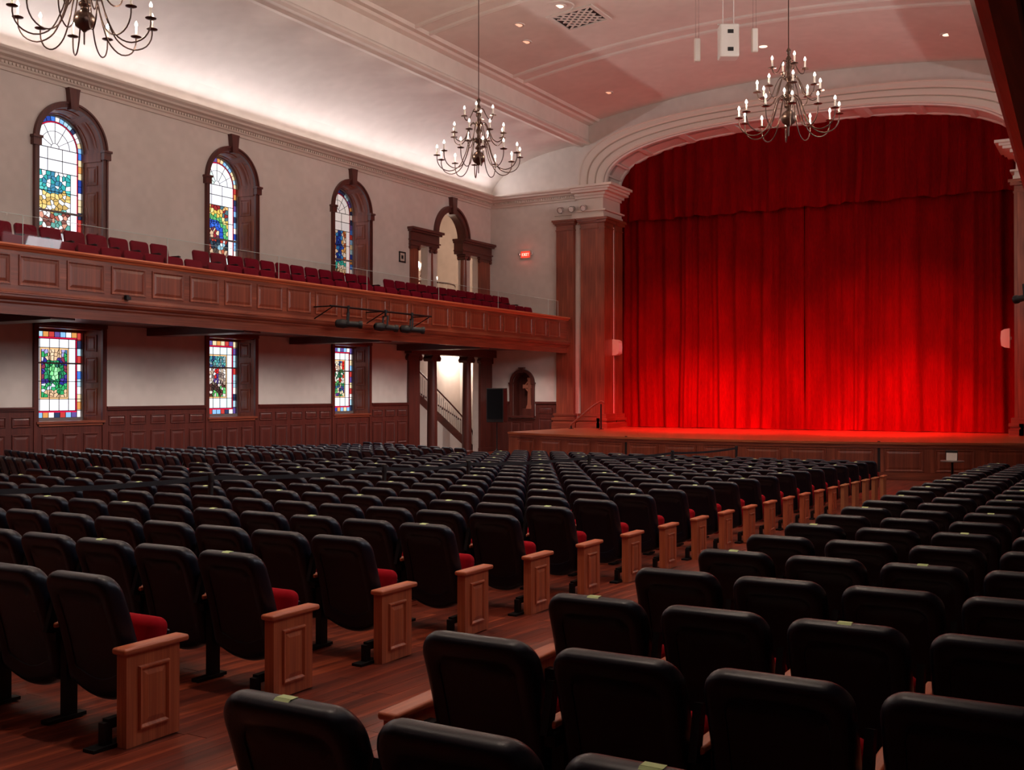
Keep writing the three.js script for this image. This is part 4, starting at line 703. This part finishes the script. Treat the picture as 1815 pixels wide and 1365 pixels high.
// ---------------------------------------------------------------- chandeliers
const chandBulbs = [];
function makeChandelier(label) {
  const t = thing('chandelier', label, 'chandelier', [0, 0, 0], 0, 'three tier brass chandeliers');
  obj('stem', lathe([[0, 0], [0.012, 0.02], [0.014, 0.2], [0.05, 0.24], [0.13, 0.29], [0.165, 0.38], [0.16, 0.45], [0.11, 0.52], [0.05, 0.56], [0.05, 0.6], [0.09, 0.63], [0.09, 0.66], [0.05, 0.7], [0.055, 0.76], [0.12, 0.8], [0.12, 0.84], [0.05, 0.88], [0.04, 0.98], [0.085, 1.06], [0.04, 1.14], [0.04, 1.18], [0.09, 1.22], [0.09, 1.25], [0.035, 1.3], [0.035, 1.4], [0.075, 1.47], [0.035, 1.54], [0.035, 1.62], [0.06, 1.66], [0.02, 1.74], [0.045, 1.8], [0.05, 1.84], [0.015, 1.9]], 20), M.brass, t);
  const tiers = [[12, 1.04, 0.42, 0.82, [[0.1, 0], [0.17, 0.05], [0.25, -0.06], [0.33, -0.32], [0.5, -0.66], [0.72, -0.77], [0.93, -0.7], [1.03, -0.54], [1.04, -0.4]], 0.13], [8, 0.66, 0.95, 1.22, [[0.07, 0], [0.16, 0.05], [0.26, -0.1], [0.38, -0.38], [0.5, -0.46], [0.62, -0.4], [0.66, -0.27]], 0.2], [4, 0.36, 1.44, 1.6, [[0.03, 0], [0.1, 0.03], [0.18, -0.12], [0.26, -0.24], [0.33, -0.24], [0.36, -0.16]], 0.4]];
  const pan = lathe([[0, 0], [0.03, 0.0], [0.085, 0.012], [0.088, 0.02], [0.03, 0.012], [0.02, 0.05], [0.0, 0.05]], 16), candle = cyl(0.019, 0.018, 0.15, 0, 0.04, 0, 10), bulb = lathe([[0, 0], [0.014, 0.0], [0.026, 0.024], [0.027, 0.04], [0.018, 0.066], [0.006, 0.092], [0, 0.096]], 12, 0, 0.186, 0);
  for (const [n, r, py, hy, c, ph] of tiers) {
    const g = tube(c.map(([a, b]) => [a, hy + b, 0]), 0.0125, 22, 6);
    for (let k = 0; k < n; k++) {
      const a = 2 * Math.PI * k / n + ph, arm = obj('arm', g, M.brass, t, undefined, [0, a, 0]);
      obj('drip_pan', pan, M.brass, arm, [r, py, 0]); obj('candle', candle, M.candle, arm, [r, py, 0]); obj('bulb', bulb, M.bulb, arm, [r, py, 0]);
      if ((n === 12 && k % 6 === 1) || (n === 8 && k === 2)) chandBulbs.push([r * Math.cos(a), py + 0.21, -r * Math.sin(a)]);
    }
  }
  return t;
}
const CH = [[-14.15, -22.8, 'brass three tier chandelier of candle bulbs in front of the glowing cove'], [-6.35, -22.8, 'brass three tier chandelier of candle bulbs hanging before the stage arch'], [-14.3, -11.25, 'brass three tier chandelier of candle bulbs above the leaf window, cut by the top edge']];
const ch0 = makeChandelier(CH[0][2]); const nBulbs = chandBulbs.length;
CH.forEach(([x, z, lb], i) => {
  const o = i ? dup(ch0, [x, 7.14, z], 0.21 * i, lb) : ch0; if (!i) o.position.set(x, 7.14, z);
  const top = 12.96 - 0.69 * ((x - CX) / 7.97) ** 2 - 1.9 - 7.14;
  obj('chain', [cyl(0.011, 0.011, top + 0.02, 0, 1.88, 0, 6), lathe([[0.015, 1.88 + top - 0.08], [0.1, 1.88 + top - 0.02], [0.11, 1.9 + top]], 16)], M.brass, o);
  const c = Math.cos(0.21 * i), s = Math.sin(0.21 * i);
  for (let k = 0; k < nBulbs; k++) { const [a, b, d] = chandBulbs[k], l = new THREE.PointLight(new THREE.Color(1, 0.80, 0.62), 6.2, 0, 2); l.position.set(x + (i ? a * c + d * s : a), 7.14 + b, z + (i ? -a * s + d * c : d)); l.castShadow = true; l.shadow.radius = 1.5; scene.add(l); }
});
{ // lobby chandelier with frosted globes
  const t = thing('globe_chandelier', 'small brass chandelier with round white globes seen through the arched opening', 'chandelier', [-27, 6.15, -38.75]);
  obj('stem', lathe([[0, 0], [0.05, 0.03], [0.1, 0.12], [0.05, 0.22], [0.03, 0.4], [0.08, 0.6], [0.03, 0.75], [0.02, 1.4], [0.012, 4.84]], 14), M.brass, t);
  const sg = norm(new THREE.SphereGeometry(0.095, 16, 12));
  [[6, 0.62, 0.55], [5, 0.42, 1.15]].forEach(([n, r, y]) => { for (let k = 0; k < n; k++) { const a = 2 * Math.PI * k / n + y, arm = obj('arm', tube([[0.04, y - 0.1, 0], [r * 0.5, y - 0.32, 0], [r, y - 0.25, 0], [r, y - 0.1, 0]], 0.014, 14, 6), M.brass, t, undefined, [0, a, 0]); obj('bulb_globe', sg, M.bulb, arm, [r, y, 0]); } });
  for (const [dx, dy, dz] of [[0.5, 0.62, 0], [-0.3, 1.15, 0.15]]) { const l = new THREE.PointLight(new THREE.Color(1, 0.74, 0.58), 11, 0, 2); l.position.set(-26.9 + dx, 6.15 + dy, -38.75 + dz); l.castShadow = true; l.shadow.radius = 6; scene.add(l); }
}
// ---------------------------------------------------------------- seats
function ringShell(outline, cx, cy, prof, bend) {
  const rows = prof.map(([s, z]) => outline.concat([outline[0]]).map(([x, y]) => { const X = cx + (x - cx) * s, Y = cy + (y - cy) * s; return [X, Y, z + bend(Y)]; }));
  const g = grid(rows, 0.9);
  // drop degenerate triangles at the centre fans
  return g;
}
function backOutline(hwT, hwB, y0, y1, r, n = 8) {
  const P = [];
  for (let i = 0; i <= n; i++) { const a = -Math.PI / 2 * (1 - i / n); P.push([hwB - 0.05 + 0.05 * Math.cos(a), y0 + 0.1 + 0.05 * Math.sin(a)]); }   // bottom right
  for (let i = 1; i < 6; i++) P.push([hwB + (hwT - hwB) * i / 6, y0 + 0.1 + (y1 - r - y0 - 0.1) * i / 6]);
  for (let i = 0; i <= n; i++) { const a = Math.PI / 2 * i / n; P.push([hwT - r + r * Math.cos(a), y1 - r + r * Math.sin(a)]); }
  const L = P.map(([x, y]) => [-x, y]).reverse(); L.shift; P.push(...L);
  for (let i = 1; i < 8; i++) { const u = -1 + 2 * i / 8; P.push([u * (hwB - 0.05), y0 - 0.005 + 0.055 * u * u]); }
  return P;
}
const BT = 0.83, bend = y => -0.19 * (1 - Math.pow(Math.max(0, Math.min(1, (y - 0.12) / (BT - 0.12))), 1.55));
const bOut = backOutline(0.25, 0.252, 0.14, BT, 0.09);
const shellG = ringShell(bOut, 0, 0.52, [[0.001, 0.008], [0.45, 0.008], [0.68, 0.008], [0.69, 0.014], [0.76, 0.018], [0.84, 0.022], [0.895, 0.020], [0.94, 0.011], [0.972, -0.004], [0.993, -0.024], [1.0, -0.045], [0.993, -0.062], [0.965, -0.08], [0.9, -0.088], [0.001, -0.088]], bend);
const cushG = ringShell(bOut.map(([x, y]) => [x * 0.76, 0.5 + (y - 0.5) * 0.82]), 0, 0.52, [[0.001, -0.08], [0.97, -0.084], [1.0, -0.095], [0.95, -0.108], [0.8, -0.118], [0.001, -0.122]], bend);
const seatG = (() => { const g = new RoundedBoxGeometry(0.47, 0.4, 0.13, 4, 0.055); g.rotateX(-0.2); g.translate(0, 0.365, -0.35); return norm(g); })();
const panG = (() => { const g = new RoundedBoxGeometry(0.42, 0.3, 0.03, 2, 0.012); g.rotateX(-0.2); g.translate(0, 0.34, -0.418); return norm(g); })();
const legG = sx => mg([bx(0.05, 0.5, 0.07, sx, 0.25, -0.2), bx(0.06, 0.02, 0.24, sx, 0.011, -0.17), bx(0.045, 0.05, 0.3, sx, 0.46, -0.25), bx(0.03, 0.2, 0.05, sx, 0.58, -0.1, [-0.28, 0, 0])]);
const armG = sx => { const g = new RoundedBoxGeometry(0.055, 0.03, 0.34, 2, 0.012); g.translate(sx, 0.52, -0.26); return uvm(norm(g), 'z'); };
const PITCH = 0.57, HP = PITCH / 2;
const endG = s => uvm(mg([bb(s * 0.335, s * 0.405, 0.0, 0.462, 0.0, -0.34)]));
const capG = s => { const g = new RoundedBoxGeometry(0.1, 0.034, 0.42, 3, 0.014); g.translate(s * 0.372, 0.479, -0.185); return uvm(norm(g), 'z'); };
const footG = s => mg([bx(0.04, 0.05, 0.2, s * 0.3, 0.12, -0.06), bx(0.04, 0.12, 0.05, s * 0.3, 0.07, 0.04), bx(0.08, 0.02, 0.2, s * 0.3, 0.011, 0.04), bx(0.06, 0.3, 0.05, s * 0.315, 0.27, -0.2)]);
const tapeG = mg([bx(0.058, 0.002, 0.03, 0.0, BT + 0.0006, -0.045), bx(0.058, 0.024, 0.002, 0, BT - 0.006, -0.0175, [-0.95, 0, 0])]);
const endPanel = panelGeo(0.2, 0.32, 0.7);
const armL = armG(-HP), legL = legG(-HP), armR = armG(HP), legR = legG(HP);
// kind: e = side of the aisle panel (-1, 0, 1); standards are shared, each seat owns the one on its far side from the aisle
function buildSeat(name, label, cat, group, tape, e, side) {
  const t = thing(name, label, cat, [0, 0, 0], 0, group);
  obj('back_shell', shellG, M.vinyl, t); obj('back_cushion', cushG, M.redFabric, t);
  const st = obj('seat_cushion', seatG, M.redFabric, t); obj('seat_pan', panG, M.vinyl, st);
  obj('standard', side < 0 ? legL : legR, M.blackMetal, t); obj('arm_rest', side < 0 ? armL : armR, M.oak, t);
  if (e) {
    const p = obj('end_panel', endG(e), M.oak, t); p.userData.label = 'varnished wooden end panel';
    obj('raised_panel', endPanel, M.oak, p, [e * 0.4051, 0.235, -0.17], [0, e * Math.PI / 2, 0]); obj('arm_cap', capG(e), M.oak, p); obj('foot', footG(e), M.blackMetal, p);
  }
  if (tape) { const q = obj('tape_marker', tapeG, M.tape, t); q.userData.label = 'strip of pale green tape'; }
  return t;
}
const seats = [];                                             // [x, z, turn, tape, end side, own side, block]
for (let n = 1; n <= 21; n++) { const z = -2.56 - 1.08 * n, xe = -4.2 + 0.0275 * z - 0.405; for (let c = 0; c < 17; c++) seats.push([xe - 0.566 * c, z, 0, n % 2 === 0 && c % 2 === 0, c === 0 ? 1 : c === 16 ? -1 : 0, -1, 'centre', 22 - n, c + 1]); }
for (let n = 0; n <= 22; n++) { const z = -2.35 - 1.08 * n, xe = -2.348 + 0.0195 * z + 0.25; for (let c = 0; c < 6; c++) seats.push([xe + 0.575 * c, z, 0, n % 2 === 0 && c % 2 === 0, c === 0 ? -1 : 0, 1, 'right', 23 - n, c + 1]); }
{ const a = 20.5 * D2R; for (let n = -1; n <= 12; n++) { const zr = -13.15 - 1.05 * n, xr = -16.72 - 0.012 * zr - 0.25; for (let c = 0; c < 9; c++) { const d = 0.62 * c; seats.push([xr - d * Math.cos(a), zr - d * Math.sin(a), a * -1, false, c === 0 ? 1 : 0, -1, 'wall', 13 - n, c + 1]); } } }
const fr = (x, y, z) => { const v = new THREE.Vector3(x, y, z).applyMatrix4(camera.matrixWorldInverse); if (v.z > -0.5) return null; const f = 1903 / -v.z; return [907.5 + v.x * f, 682.5 - v.y * f, -v.z]; };
const vis = [];
for (const s of seats) {
  const [x, z] = s, y = floorY(z); let d = 1e9, inn = false;
  for (const [dx, dy, dz] of [[-0.3, 0, 0], [0.3, 0, 0], [-0.3, 0.85, 0], [0.3, 0.85, 0], [0.42, 0.5, -0.4], [-0.42, 0.5, -0.4]]) { const p = fr(x + dx, y + dy, z + dz); if (p && p[0] > -140 && p[0] < 1955 && p[1] < 1440 && p[1] > -20) { inn = true; d = Math.min(d, p[2]); } }
  if (inn && x < RWX - 0.4) vis.push([d, s]);
}
vis.sort((a, b) => a[0] - b[0]);
const protos = new Map();
const BLK = { centre: 'the wide centre block', right: 'the block under the right balcony', wall: 'the angled block by the window wall' };
const nearSeats = vis.slice(0, 300), farSeats = vis.slice(300);
const BL2 = { centre: 'centre block', right: 'right block', wall: 'wall block' };
for (const [, [x, z, a, tape, e, own, blk, rw, sn]] of nearSeats) {
  const k = [tape, e, own, blk].join();
  const label = 'navy theatre chair ' + (tape ? 'with green tape, ' : '') + BL2[blk] + ', ' + nth(rw) + ' row from stage, ' + (e ? (sn > 1 ? 'at far aisle panel' : 'at wooden aisle panel') : nth(sn) + ' seat from aisle');
  const grp = 'theatre chairs of the ' + BL2[blk];
  let o; if (!protos.has(k)) { o = buildSeat('theatre_chair', label, 'chair', grp, tape, e, own); protos.set(k, o); } else o = dup(protos.get(k), [0, 0, 0], 0, label, grp);
  o.position.set(x, floorY(z), z); o.rotation.y = a * 1;
}
{ // the rest, too many and too far to list one by one
  const col = (g, c) => { g = g.clone(); g.deleteAttribute('uv'); const a = new Float32Array(g.attributes.position.count * 3); for (let i = 0; i < a.length; i += 3) { a[i] = c[0]; a[i + 1] = c[1]; a[i + 2] = c[2]; } g.setAttribute('color', new THREE.BufferAttribute(a, 3)); return g; };
  const V = [0.0034, 0.0044, 0.0115], R = [0.30, 0.003, 0.010], O = [0.42, 0.16, 0.07], K = [0.004, 0.004, 0.005], T = [0.64, 0.82, 0.40];
  const base = [col(shellG, V), col(cushG, R), col(seatG, R), col(legL, K), col(armL, O)];
  const vm = phy({ vertexColors: true, roughness: 0.33, ior: 1.28, specularColor: new THREE.Color(0.7, 0.82, 1.0), clearcoat: 0.45, clearcoatRoughness: 0.38 });
  const grp = new THREE.Group(); grp.name = 'distant_theatre_seats'; tag(grp, 'far rows of navy tip-up theatre seats towards the stage', 'seats'); grp.userData.kind = 'stuff'; scene.add(grp);
  const kinds = new Map(); for (const [, s] of farSeats) { const k = [s[3], s[4]].join(); if (!kinds.has(k)) kinds.set(k, []); kinds.get(k).push(s); }
  for (const [k, list] of kinds) {
    const [, , , tape, e] = list[0], gs = base.slice(); if (tape) gs.push(col(tapeG, T)); if (e) gs.push(col(endG(e), O), col(capG(e), O));
    const im = new THREE.InstancedMesh(mergeGeometries(gs), vm, list.length); im.name = 'seat_row'; im.userData.kind = 'stuff'; shadows(im);
    const m = new THREE.Matrix4(), q = new THREE.Quaternion();
    list.forEach(([x, z, a], i) => { q.setFromAxisAngle(new THREE.Vector3(0, 1, 0), a); m.compose(new THREE.Vector3(x, floorY(z), z), q, new THREE.Vector3(1, 1, 1)); im.setMatrixAt(i, m); });
    grp.add(im);
  }
}
{ // maroon seats of the left balcony
  const b2 = backOutline(0.272, 0.27, 0.42, 0.93, 0.08), bd = y => -0.1 * (1 - (y - 0.4) / 0.53);
  const bk = ringShell(b2, 0, 0.66, [[0.001, 0], [0.9, 0], [0.97, -0.012], [1, -0.04], [0.97, -0.075], [0.85, -0.09], [0.001, -0.1]], bd);
  const se = (() => { const g = new RoundedBoxGeometry(0.48, 0.12, 0.46, 3, 0.05); g.translate(0, 0.45, -0.36); return norm(g); })();
  const lg = mg([bx(0.03, 0.6, 0.06, -0.3, 0.3, -0.25), bx(0.03, 0.03, 0.38, -0.3, 0.62, -0.3), bx(0.05, 0.02, 0.3, -0.285, 0.01, -0.25)]), ag = (() => { const g = new RoundedBoxGeometry(0.045, 0.03, 0.3, 2, 0.012); g.translate(-0.3, 0.64, -0.3); return norm(g); })();
  const runs = [[-13.1, 10, 'left of the first glass joint'], [-20.05, 12, 'behind the middle of the rail'], [-28.2, 13, 'in front of the arched opening']];
  let first = null;
  const make = (label, grp) => { const t = thing('balcony_chair', label, 'seat', [0, 0, 0], 0, grp); obj('backrest', bk, M.maroon, t); obj('seat_cushion', se, M.maroon, t); obj('standard', lg, M.blackMetal, t); obj('arm_rest', ag, M.blackMetal, t); return t; };
  const all = []; runs.forEach(([z0, n], ri) => { for (let k = 0; k < n; k++) all.push([-21.0, 4.42, z0 - 0.62 * k, 'back', ri]); for (let k = 0; k <= n; k++) all.push([-20.15, 4.02, z0 - 0.62 * k + 0.3, 'front', ri]); });
  for (const rowName of ['back', 'front']) all.filter(c => c[3] === rowName).sort((p, q) => p[2] - q[2]).forEach(([x, y, z, rn, ri], i) => {
    const lb = 'maroon plush balcony chair, ' + rn + ' row, ' + nth(i + 1) + ' from the stage end', g = rn + ' row balcony chairs';
    const o = first ? dup(first, [0, 0, 0], 0, lb, g) : (first = make(lb, g)); o.position.set(x, y, z); o.rotation.y = -Math.PI / 2;
  });
}
// ---------------------------------------------------------------- belt barrier, speaker, table and small fittings
{
  const Z = [-5.52, -8.78, -12.02, -14.2, -18.5, -22.8, -27.3], X = -9.0; let p0 = null;
  Z.forEach((z, i) => {
    const y = floorY(z), lb = 'slim black belt barrier post standing among the centre seats', g = 'belt barrier posts';
    let o; if (!p0) { o = p0 = thing('barrier_post', lb, 'barrier post', [X, y, z], 0, g); obj('base', lathe([[0, 0.0], [0.17, 0.0], [0.17, 0.02], [0.05, 0.045], [0.03, 0.06]], 20), M.black, o); obj('pole', cyl(0.03, 0.03, 0.9, 0, 0.03, 0, 14), M.black, o); obj('belt_head', lathe([[0.03, 0.9], [0.04, 0.905], [0.04, 1.0], [0.03, 1.01], [0, 1.01]], 14), M.black, o); }
    else o = dup(p0, [X, y, z], 0);
    if (i) { const za = Z[i - 1], ya = floorY(za); const b = obj('barrier_belt', prism([[0, 0.925], [0, 0.975], [0.004, 0.975], [0.004, 0.925]], za - 0.04, z + 0.04, (a, b, t) => { const u = (t - za) / (z - za); return [X + a, b + ya + (y - ya) * u - 0.10 * 4 * u * (1 - u) * 0.4, t]; }, 0, 12), M.beltMat || (M.beltMat = std({ color: 0x0c0d16, roughness: 0.8 }))); tag(b, 'black retractable belt stretched between two barrier posts', 'belt', 'barrier belts'); }
  });
}
{ const t = thing('loudspeaker', 'tall black loudspeaker on a pole beside the cross niche', 'loudspeaker', [-18.75, FRONTY, -31.4]);
  obj('pole', cyl(0.02, 0.02, 1.42, 0, 0.02, 0, 12), M.black, t); for (let k = 0; k < 3; k++) obj('leg', bar([0, 0.5, 0], [0.42 * Math.cos(k * 2.1), 0.02, 0.42 * Math.sin(k * 2.1)], 0.013), M.black, t);
  const c = obj('cabinet', (() => { const g = new RoundedBoxGeometry(0.6, 1.16, 0.5, 2, 0.02); g.translate(0, 1.98, 0); return norm(g); })(), M.black, t); t.rotation.y = 0.25;
  obj('grille', bx(0.54, 1.0, 0.012, 0, 2.02, 0.255), phy({ color: 0x05060c, roughness: 0.8, specularIntensity: 0.3 }), t); obj('badge', bx(0.06, 0.025, 0.006, 0, 1.46, 0.257), M.blackMetal, t); }
{ const t = thing('pedestal_table', 'small dark pedestal table in front of the stage', 'table', [-3.88, FRONTY, -28.5]);
  obj('top', lathe([[0, 0.69], [0.27, 0.69], [0.28, 0.705], [0.27, 0.725], [0, 0.725]], 28), std({ color: 0x6a6260, roughness: 0.4 }), t); obj('stem', cyl(0.03, 0.03, 0.68, 0, 0.02, 0, 12), M.blackMetal, t); obj('foot', lathe([[0, 0], [0.2, 0], [0.2, 0.02], [0.04, 0.04], [0, 0.04]], 20), M.blackMetal, t);
  const s = obj('sign_card', bx(0.25, 0.19, 0.012, -3.88, FRONTY + 0.822, -28.4, [-0.12, 0, 0]), M.white); tag(s, 'white card propped on the small pedestal table', 'card');
  const b = obj('black_case', (() => { const g = new RoundedBoxGeometry(0.27, 0.25, 0.12, 2, 0.01); g.translate(-3.89, FRONTY + 0.851, -28.49); return norm(g); })(), M.black); tag(b, 'black case standing behind the white card', 'case');
}
{ // stage step handrail
  const t = thing('stage_handrail', 'slanting dark wooden handrail in front of the paired pilasters', 'handrail', [-18.6, STAGE, -36.6]);
  obj('rail', tube([[0, 0.12, 0], [0.55, 0.55, 0], [1.15, 0.98, 0], [1.34, 1.04, 0], [1.42, 0.98, 0]], 0.04, 24, 8), M.wood, t); obj('post', [cyl(0.03, 0.03, 0.95, 1.3, 0, 0, 10), cyl(0.03, 0.03, 0.14, 0.04, 0, 0, 10)], M.blackMetal, t); obj('post_foot', [bx(0.14, 0.02, 0.14, 1.3, 0.01, 0), bx(0.14, 0.02, 0.14, 0.04, 0.01, 0)], M.blackMetal, t); }
for (const s of [0, 1]) { const t = thing('wall_loudspeaker', s ? 'small cream loudspeaker on the right hand pier' : 'small cream loudspeaker on the pier left of the curtain', 'loudspeaker', [s ? mir(-17.66) - 0.2 : -17.66, 3.45, ZS - 0.7]); const d = s ? -1 : 1;
  obj('cabinet', prism([[-0.06, -0.32], [0.1, -0.3], [0.2, -0.24], [0.22, 0], [0.2, 0.24], [0.1, 0.3], [-0.06, 0.32]].map(([a, b]) => [a * d, b]), -0.17, 0.17, (a, b, z) => [a, b, z], 0.3), M.beige, t); obj('grille', prism([[0.201, -0.22], [0.222, 0], [0.201, 0.22], [0.19, 0.22], [0.2, 0], [0.19, -0.22]].map(([a, b]) => [a * d, b]), -0.15, 0.15, (a, b, z) => [a, b, z], 0.3), M.whiteBox, t); obj('bracket', bx(0.08, 0.1, 0.1, -0.06 * d, 0, 0), M.white, t); }
{ // three adjustable spots on the pilaster ledge
  [-19.6, -19.1, -18.58].forEach((x, i) => {
    const t = thing('ledge_spotlight', ['chrome spotlight above the outer pilaster', 'chrome spotlight above the gap between the pilasters', 'chrome spotlight above the inner pilaster'][i], 'spotlight', [x, 8.76, ZS + 0.24], 0.3, 'chrome spots on the pilaster ledge');
    obj('mount', cyl(0.05, 0.05, 0.03, 0, 0, 0), M.chrome, t); obj('stem', cyl(0.015, 0.015, 0.12, 0, 0.02, 0, 8), M.chrome, t);
    const h = obj('head', lathe([[0.05, -0.1], [0.1, -0.08], [0.12, 0.1], [0.125, 0.12], [0.1, 0.12], [0.09, 0.02], [0, 0.0]], 20), M.chrome, t, [0.02, 0.14, 0.06], [1.9, 0, 0.3]);
    obj('lamp_lens', lathe([[0, 0.1], [0.105, 0.1], [0.108, 0.108], [0, 0.112]], 20), M.lensOff, h);
    obj('reflector_back', norm(new THREE.SphereGeometry(0.085, 14, 10)), M.chrome, t, [-0.05, 0.16, -0.02]);
  });
}
{ // hanging ceiling loudspeakers
  const c = thing('hanging_loudspeaker', 'white hanging loudspeaker box with two black square ports', 'loudspeaker', [-9.1, 10.4, -27], 30 * D2R);
  obj('cabinet', (() => { const g = new RoundedBoxGeometry(0.5, 0.86, 0.42, 3, 0.04); g.translate(0, 0.4, 0); return norm(g); })(), M.whiteBox, c); for (const y of [0.16, 0.62]) obj('port', bx(0.15, 0.1, 0.02, 0.02, y, 0.21), M.black, c);
  obj('yoke', [bx(0.56, 0.03, 0.05, 0, 0.86, 0), cyl(0.012, 0.012, 1.75, -0.14, 0.84, 0, 6), cyl(0.012, 0.012, 1.75, 0.14, 0.84, 0, 6)], M.whiteBox, c);
  for (const [x, z, s] of [[-9.95, -27, 0], [-8.4, -27, 1]]) { const q = thing('column_loudspeaker', s ? 'slim white column loudspeaker hanging right of the ported box' : 'slim white column loudspeaker hanging left of the ported box', 'loudspeaker', [x, 10.42, z], 30 * D2R); obj('cabinet', (() => { const g = new RoundedBoxGeometry(0.16, 0.62, 0.14, 2, 0.03); g.translate(0, 0.31, 0); return norm(g); })(), M.plaster, q); obj('grille', bx(0.11, 0.54, 0.01, 0, 0.31, 0.07), M.whiteBox, q); obj('cable', [cyl(0.005, 0.005, 1.95, -0.04, 0.6, 0, 5), cyl(0.005, 0.005, 1.95, 0.04, 0.6, 0, 5)], M.chrome, q); }
}
// ---------------------------------------------------------------- stage lighting: red washes from both balconies
const RED = new THREE.Color().setRGB(1, 0.006, 0.02);
function ellipsoidal(name, label, pos, aim, group) {
  const t = thing(name, label, 'stage light', pos, 0, group); t.lookAt(...aim);
  obj('barrel', (() => { const g = lathe([[0.06, -0.34], [0.11, -0.3], [0.13, -0.12], [0.1, -0.02], [0.085, 0.02], [0.085, 0.3], [0.11, 0.32], [0.11, 0.4], [0.095, 0.4], [0.09, 0.3], [0, 0.29]], 18); g.rotateX(Math.PI / 2); return g; })(), M.black, t);
  obj('yoke', [bx(0.02, 0.34, 0.05, -0.14, 0.15, 0), bx(0.02, 0.34, 0.05, 0.14, 0.15, 0), bx(0.3, 0.02, 0.05, 0, 0.32, 0)], M.black, t);
  obj('clamp', [cyl(0.03, 0.03, 0.14, 0, 0.32, 0, 10), bx(0.07, 0.09, 0.07, 0, 0.46, 0)], M.blackMetal, t);
  return t;
}
{
  const bar1 = thing('lighting_pipe', 'black lighting pipe bracketed to the balcony front', 'pipe', [-18.75, 4.0, 0]);
  obj('pipe', bar([0.1, 0, -22.5], [0.1, 0, -27.3], 0.028, 10), M.blackMetal, bar1);
  for (const z of [-22.6, -24.9, -27.2]) obj('bracket', [bar([0.1, 0, z], [-0.55, 0, z], 0.02), bar([0.1, -0.02, z], [-0.53, -0.32, z], 0.016)], M.blackMetal, bar1);
  [[-23.25, -6.6, 0.9], [-24.95, -11.5, 1.0], [-26.25, -7.2, 0.6]].forEach(([z, ax, ay], i) => ellipsoidal('ellipsoidal_spotlight', ['black ellipsoidal spotlight at the rear end of the balcony pipe', 'black ellipsoidal spotlight at the middle of the balcony pipe', 'black ellipsoidal spotlight at the stage end of the balcony pipe'][i], [-18.66, 3.55, z], [ax + (i ? 0 : 4), 2.6, -39.6], 'spotlights on the balcony pipe'));
  ellipsoidal('ellipsoidal_spotlight', 'black ellipsoidal spotlight at the right edge beside the right pier', [-2.28, 4.08, -30], [-15.5, 2.6, -39.6], 'spotlights on the balcony pipe').rotation.z += 0;
}
function redSpot(pos, aim, I, ang) { const l = new THREE.SpotLight(RED, I, 0, ang, 1, 2); l.position.set(...pos); l.target.position.set(...aim); l.castShadow = true; l.shadow.radius = 6; scene.add(l); scene.add(l.target); }
redSpot([-9.95, 10.45, -27.25], [-15.0, -0.7, -39.3], 2700, 0.25);
redSpot([-8.4, 10.45, -27.25], [-7.0, -0.7, -39.3], 2700, 0.25);
redSpot([-9.95, 10.7, -27.25], [-11.4, -0.5, -39.2], 1400, 0.27);
redSpot([-9.95, 10.6, -27.25], [-14.6, 0.0, -39.5], 800, 0.42);
redSpot([-8.4, 10.6, -27.25], [-7.4, 0.0, -39.5], 900, 0.42);
redSpot([-8.4, 10.7, -27.25], [-10.6, 3.2, -39.5], 90, 0.55);

scene.traverse(o => { if (o.isMesh) shadows(o); });
renderer.render(scene, camera);
